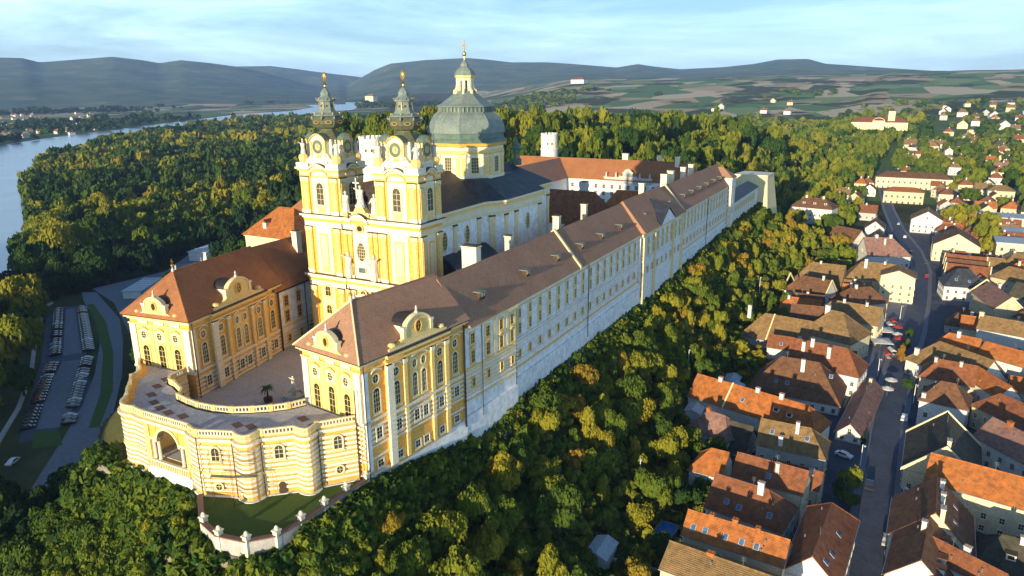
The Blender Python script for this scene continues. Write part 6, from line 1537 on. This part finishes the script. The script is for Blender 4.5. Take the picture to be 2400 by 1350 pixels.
# trees in town
for x,y,r in ((420,-134,7.5),(405,-140,6.5),(432,-142,7),(360,-146,8),(348,-150,7),(372,-152,7),(412,-152,7),(446,-138,6),(390,-143,6),(338,-147,5.5)): cand.append([x,y,0,r,r*1.9,trs.uniform(.55,.72),'upper town'])
for x,y,r,t in ((146,-110.4,2.6,.9),(172,-112.5,1.9,.2),(160,-112,1.8,.3),(120,-112.5,1.8,.2),(104,-103,1.8,.3),(48,-101.5,2.8,.6),(43,-99.8,2.3,.3),(40,-102,2.1,.4),(74,-103,1.4,.2),(50,-62,2.4,.75),(45,-67,2.0,.5),(48,-70,3,.5)): cand.append([x,y,0,r,r*2.0,t,'town'])
fill(440,620,-220,-128,15,(4,6.5),(1.5,2),(.3,.6),'upper town',None,.75)
fill(620,1300,-330,-80,22,(6,10),(1.2,1.7),(.25,.62),'outskirts',None,.8)
fill(1300,2300,-560,100,42,(10,16),(.7,1.0),(.2,.55),'outskirts',None,.4)
fill(1700,2900,150,1500,40,(11,17),(.8,1.1),(.2,.5),'outskirts',lambda x,y: fbm(x/220,y/220)>-.05,.8)
# far bank
fill(250,3600,700,3600,46,(12,20),(.8,1.2),(.0,.3),'far bank',lambda x,y: right_of_far(x,y) and notriv(x,y) and fbm(x/260,y/260)>.0 ,.75)
fill(-300,900,380,1700,30,(9,14),(.9,1.3),(.0,.3),'far bank',lambda x,y: right_of_far(x,y) and notriv(x,y) ,.55)
C=np.array([c[:6] for c in cand],float); ZN=np.array([c[6] for c in cand])
C[:,2]=height(C[:,0],C[:,1])
fw=np.array([math.cos(PIT)*math.cos(YAW),math.cos(PIT)*math.sin(YAW),-math.sin(PIT)]); rt=np.array([math.sin(YAW),-math.cos(YAW),0]); up=np.cross(rt,fw)
r_=rt*math.cos(ROL)+up*math.sin(ROL); u_=-rt*math.sin(ROL)+up*math.cos(ROL)
def project(P):
    d=P-np.array(CAMP); z=d@fw; return 1200+FPX*(d@r_)/z,675-FPX*(d@u_)/z,z
# keep crowns from rising in front of walls and floors they do not hide in the photograph
def limit(c,zn,i):
    x,y,z,R,H=c[:5]
    if zn in('rock','foot','north slope') :
        # tops below the terrace footing
        mx=-6.2-max(0,math.hypot(max(0,-54-x),max(0,-30-y))-1)*.38
        if zn=='foot': mx=-20
        if zn=='north slope': mx=-3
        if z+H>mx: k=max(.45,(mx-z)/H); c[4]=max(3.0,H*k); c[3]=R*max(.6,k**.5)
    if zn=='slope' and y>-48:
        mx=np.interp(x,[-60,-37,-11,9,50,92,177,220,300],[-6,-5.5,-10,-6,-5.5,-6,-3.5,-1.5,-2])-max(0,(-36-y))*.30
        if z+H>mx: k=(mx-z)/H; c[4]=max(3.0,H*k); c[3]=R*max(.75,k**.5); c[2]=min(z,mx-c[4]*.9)
    return c
for i in range(len(C)): C[i,:6]=limit(C[i],ZN[i],i)
px,py,dz=project(C[:,:3]+np.stack([0*C[:,0],0*C[:,0],C[:,4]*.6],1))
vis=(dz>10)&(px>-60)&(px<2460)&(py>-20)&(py<1420)
near=(dz>10)&(px>-260)&(px<2660)&(py>-60)&(py<1620)
C=C[near];ZN=ZN[near];px=px[near];py=py[near];dz=dz[near];vis=vis[near]
# hidden behind the abbey?
hid=((px>720)&(px<1240)&(py>430)&(py<900)&(dz>170))
score=np.where(vis&~hid,np.sqrt(C[:,3]*C[:,4])/dz,0); order=np.argsort(-score); ind=set(order[:298].tolist())
print('trees',len(C),'individual',len(ind))
VAR=[]
for k in range(14):
    kind='tall' if k in(3,9,13) else 'round'
    v=crown_np(100+k,2500,.052,kind,9+k%7); f=np.arange(len(v)).reshape(-1,4); VAR.append(npmesh('crown',v,f,[M['leaf']]))
TM=MB(); TM.tube((0,0,-.06),(0,0,.55),.055,.03,'bark',7)
for i in range(4): a=i*1.7; TM.tube((0,0,.28+.05*i),(.3*math.cos(a),.3*math.sin(a),.58),.022,.01,'bark',5)
tm=bpy.data.meshes.new('trunk'); tm.from_pydata(TM.v,[],TM.f); tm.materials.append(M['bark']); tm.update()
CN=[(.16,'dark green'),(.38,'green'),(.56,'olive green'),(.72,'yellowish'),(.88,'golden orange'),(9,'rusty brown')]
def place(zn,x,y,px,py):
    if zn=='slope':
        if x<-10: return ('on the slope right under the marble hall pavilion' if y>-52 else 'low on the slope in front of the pavilion cliff')
        if x<40: return 'on the upper slope below the start of the long wing' if y>-50 else ('midway down the slope above the blue pool' if y>-62 else 'behind the bottom row of orange roofs')
        if x<95: return 'close under the middle of the long wing' if y>-50 else 'on the lower slope beside the longest orange roof'
        if x<160: return 'under the central projection of the long wing' if y>-50 else 'on the lower slope near the broad brown roof'
        return 'under the far end of the long wing' if y>-50 else 'beside the nearer tall lamp post'
    if zn=='rock': return 'on the rock directly below the arch of the terrace' if y>-8 else ('below the small lawn wall' if y>-34 else 'at the bottom edge right of the lawn')
    if zn=='foot': return 'in the dark hollow at the lower left' if y<80 else 'by the lower end of the car park'
    if zn=='north slope': return 'on the bank between the car park road and the terrace' if x<0 else 'on the bank under the library pavilion'
    if zn=='wood': return ('in the shaded wood beside the car park' if y<260 else 'in the riverside wood near the water') if px<260 else ('in the dark wood left of the church towers' if py>400 else 'on the sunlit top of the riverside wood')
    if zn=='park': return 'in the park wood behind the eastern range' if px<1700 else 'in the wood right of the bastion'
    if zn=='town': return 'beside the market stalls in the street' if x>100 else 'by the small forecourt between lane and street'
    return 'among the upper town houses'
GR={'slope':'trees on the slope below the south wing','rock':'trees on the rock below the terrace','foot':'trees in the hollow at the foot of the rock','north slope':'trees on the northern bank','wood':'trees of the riverside wood','park':'trees of the park wood','town':'small street trees','upper town':'trees in the upper town','outskirts':'trees in the outskirts','far bank':'trees on the far bank'}
for i in order[:298]:
    x,y,z,R_,H,t=C[i]; zn=ZN[i]; cn=next(n for l,n in CN if t<l); sz='small' if H<6 else ('tall' if H>13 else 'mid sized')
    k=int(trs.randint(14)) ; nm='broadleaf_tree'
    T=thing(nm,'%s %s tree %s'%(sz,cn,place(zn,x,y,px[i],py[i])),'tree',(x,y,z),float(trs.uniform(0,6.28)),GR[zn])
    c=bpy.data.objects.new('crown',VAR[k]); COL.objects.link(c); c.parent=T; c.scale=(R_*1.12,R_*1.12,H); c.color=(t,t,t,1)
    b=bpy.data.objects.new('trunk',tm); COL.objects.link(b); b.parent=T; b.scale=(H*.8,H*.8,H)
# the rest of the woods: one mass
T3=[[crown_np(200+k,n,s,'tall' if k in(2,5,8) else 'round',6+k%5) for k in range(9)] for n,s in ((420,.12),(210,.155),(75,.27))]
V=[];A=[]
for i in range(len(C)):
    if i in ind: continue
    x,y,z,R_,H,t=C[i]; lod=0 if dz[i]<420 else (1 if dz[i]<1000 else 2)
    v=T3[lod][trs.randint(9)]; a=trs.uniform(0,6.28); ca,sa=math.cos(a),math.sin(a)
    w=np.empty_like(v); w[:,0]=x+(v[:,0]*ca-v[:,1]*sa)*R_*1.12; w[:,1]=y+(v[:,0]*sa+v[:,1]*ca)*R_*1.12; w[:,2]=z+v[:,2]*H; V.append(w); A.append(np.full(len(v),t))
V=np.concatenate(V);A=np.concatenate(A); fo=bpy.data.objects.new('woodland',npmesh('woodland',V,np.arange(len(V)).reshape(-1,4),[M['leafs']],False,A)); COL.objects.link(fo); tag(fo,kind='stuff'); print('leaf quads',len(V)//4)
# undergrowth covering the banks
def shrubs(n,x0,x1,y0,y1,zn,tl,th):
    out=[];ta=[]
    for _ in range(n):
        x=trs.uniform(x0,x1);y=trs.uniform(y0,y1)
        if blocked(x,y,.6) and not(zn): continue
        out.append((x,y)); ta.append(trs.uniform(tl,th))
    return out,ta
P=[];Ta=[]
for a in ((1300,-37,305,-38.5,-34.3,1,.2,.6),(1500,-68,-54,-9,22,0,.2,.5),(420,-56.5,-52.95,-7.5,13,1,.25,.55),(260,-37,-8,-36,-32.5,1,.2,.5),(160,-37,-22,-33,-31.2,1,.2,.5),(500,-68,-36,-37,-29.8,0,.2,.55),(5200,-60,305,-74,-34.5,0,.3,.75),(3400,-100,-50,-70,40,0,.15,.55),(900,-52,70,24,84,0,.05,.4),(700,-120,-20,30,120,0,.0,.3)):
    o,t=shrubs(*a); P+=o;Ta+=t
P=np.array(P); Z=height(P[:,0],P[:,1]); V=[];A=[]
for (x,y),z,t in zip(P,Z,Ta):
    v=T3[2][trs.randint(6)]; r=trs.uniform(1.1,2.4)
    if y>-38.5 and y<-33: r*=.75
    a=trs.uniform(0,6.28); ca,sa=math.cos(a),math.sin(a); w=np.empty_like(v); w[:,0]=x+(v[:,0]*ca-v[:,1]*sa)*r; w[:,1]=y+(v[:,0]*sa+v[:,1]*ca)*r; w[:,2]=z-.3+v[:,2]*r*1.1; V.append(w); A.append(np.full(len(v),t))
V=np.concatenate(V);A=np.concatenate(A); so=bpy.data.objects.new('undergrowth',npmesh('undergrowth',V,np.arange(len(V)).reshape(-1,4),[M['leafs']],False,A)); COL.objects.link(so); tag(so,kind='stuff')

# =================================================================== LIGHT, AIR, CAMERA
SUN_EL=R(8.6); SUN_AZ=R(179.6)   # azimuth of the sun as an angle from +X
w=bpy.data.worlds.new('World'); scene.world=w; w.use_nodes=True; nt=w.node_tree; L=nt.links; bg=nt.nodes['Background']
sk=nt.nodes.new('ShaderNodeTexSky'); sk.sky_type='NISHITA'; sk.sun_disc=False; sk.sun_elevation=SUN_EL; sk.sun_rotation=math.atan2(math.cos(SUN_AZ),math.sin(SUN_AZ)); sk.altitude=200; sk.air_density=1.0; sk.dust_density=.6; sk.ozone_density=5.0
tc=nt.nodes.new('ShaderNodeTexCoord'); mp=nt.nodes.new('ShaderNodeMapping'); mp.inputs['Scale'].default_value=(2.2,2.2,16); mp.inputs['Rotation'].default_value=(.05,.08,.4); L.new(tc.outputs['Generated'],mp.inputs['Vector'])
n=nd(nt,'ShaderNodeTexNoise',Scale=1.1,Detail=9.,Roughness=.62,Distortion=.4); L.new(mp.outputs['Vector'],n.inputs['Vector'])
f=ramp(nt,n.outputs['Fac'],[(.33,(.26,.26,.26)),(.5,(.56,.56,.56)),(.67,(.95,.95,.95))])
sx=nt.nodes.new('ShaderNodeSeparateXYZ'); L.new(tc.outputs['Generated'],sx.inputs[0])
fz=nd(nt,'ShaderNodeMapRange'); L.new(sx.outputs['Z'],fz.inputs['Value']); fz.inputs['From Min'].default_value=.12; fz.inputs['From Max'].default_value=.55; fz.inputs['To Min'].default_value=1; fz.inputs['To Max'].default_value=.08
mf=nd(nt,'ShaderNodeMath',operation='MULTIPLY'); L.new(f,mf.inputs[0]); L.new(fz.outputs[0],mf.inputs[1])
mx=nt.nodes.new('ShaderNodeMix'); mx.data_type='RGBA'; L.new(mf.outputs[0],mx.inputs['Factor']); L.new(sk.outputs['Color'],mx.inputs['A']); mx.inputs['B'].default_value=(6.2,8.9,10.6,1)
L.new(mx.outputs['Result'],bg.inputs['Color']); bg.inputs['Strength'].default_value=.115
sd=bpy.data.lights.new('sun','SUN'); sd.energy=5.0; sd.angle=R(.55); sd.color=(1,.82,.54); so=bpy.data.objects.new('sun',sd); COL.objects.link(so)
v=Vector((math.cos(SUN_AZ)*math.cos(SUN_EL),math.sin(SUN_AZ)*math.cos(SUN_EL),math.sin(SUN_EL))); so.rotation_euler=v.to_track_quat('Z','Y').to_euler(); so.location=(0,0,200)
# unseen mound added west of the car park to shade the hollow
bx,by=np.meshgrid(np.linspace(-420,-170,46),np.linspace(40,620,80),indexing='ij')
bz=-50+66*S(0,1,np.clip(1.25-((bx+295)/120)**2-((by-330)/300)**2*1.0,0,1))+3*fbm(bx/30,by/30)
i_,j_=np.meshgrid(np.arange(45),np.arange(79),indexing='ij'); a_=(i_*80+j_).ravel()
bo=bpy.data.objects.new('hill',npmesh('hill',np.stack([bx,by,bz],-1).reshape(-1,3),np.stack([a_,a_+80,a_+81,a_+1],-1),[gm],True,np.zeros(46*80))); COL.objects.link(bo); tag(bo,kind='structure')
if HAZE:
    m=MB(); m.box(ID,-900,13500,-11500,12800,-420,400,'gutter'); hm=bpy.data.materials.new('haze_air'); hm.use_nodes=True; nt=hm.node_tree; nt.nodes.remove(nt.nodes['Principled BSDF'])
    pv=nt.nodes.new('ShaderNodeVolumePrincipled'); pv.inputs['Color'].default_value=(.36,.55,1.0,1); pv.inputs['Density'].default_value=.00005; pv.inputs['Anisotropy'].default_value=0.0
    nt.links.new(pv.outputs[0],nt.nodes['Material Output'].inputs['Volume']); M['haze']=hm; m.mats=['haze']; ho=m.build('haze'); tag(ho,kind='stuff')
cd=bpy.data.cameras.new('camera'); co=bpy.data.objects.new('camera',cd); COL.objects.link(co); scene.camera=co
cd.sensor_width=36; cd.lens=36*FPX/2400; cd.clip_start=1; cd.clip_end=30000
fw_=Vector(fw);r2_=Vector(r_);u2_=Vector(u_); mt=Matrix((( r2_.x,u2_.x,-fw_.x,CAMP[0]),(r2_.y,u2_.y,-fw_.y,CAMP[1]),(r2_.z,u2_.z,-fw_.z,CAMP[2]),(0,0,0,1))); co.matrix_world=mt
scene.view_settings.view_transform='Standard'; scene.view_settings.look='None'; scene.view_settings.exposure=EXPO; scene.view_settings.gamma=1
scene.render.resolution_x=1024; scene.render.resolution_y=576
scene.cycles.volume_bounces=1; scene.cycles.max_bounces=6
for o in COL.objects:
    for k in ('_local','_c'):
        if k in o: del o[k]
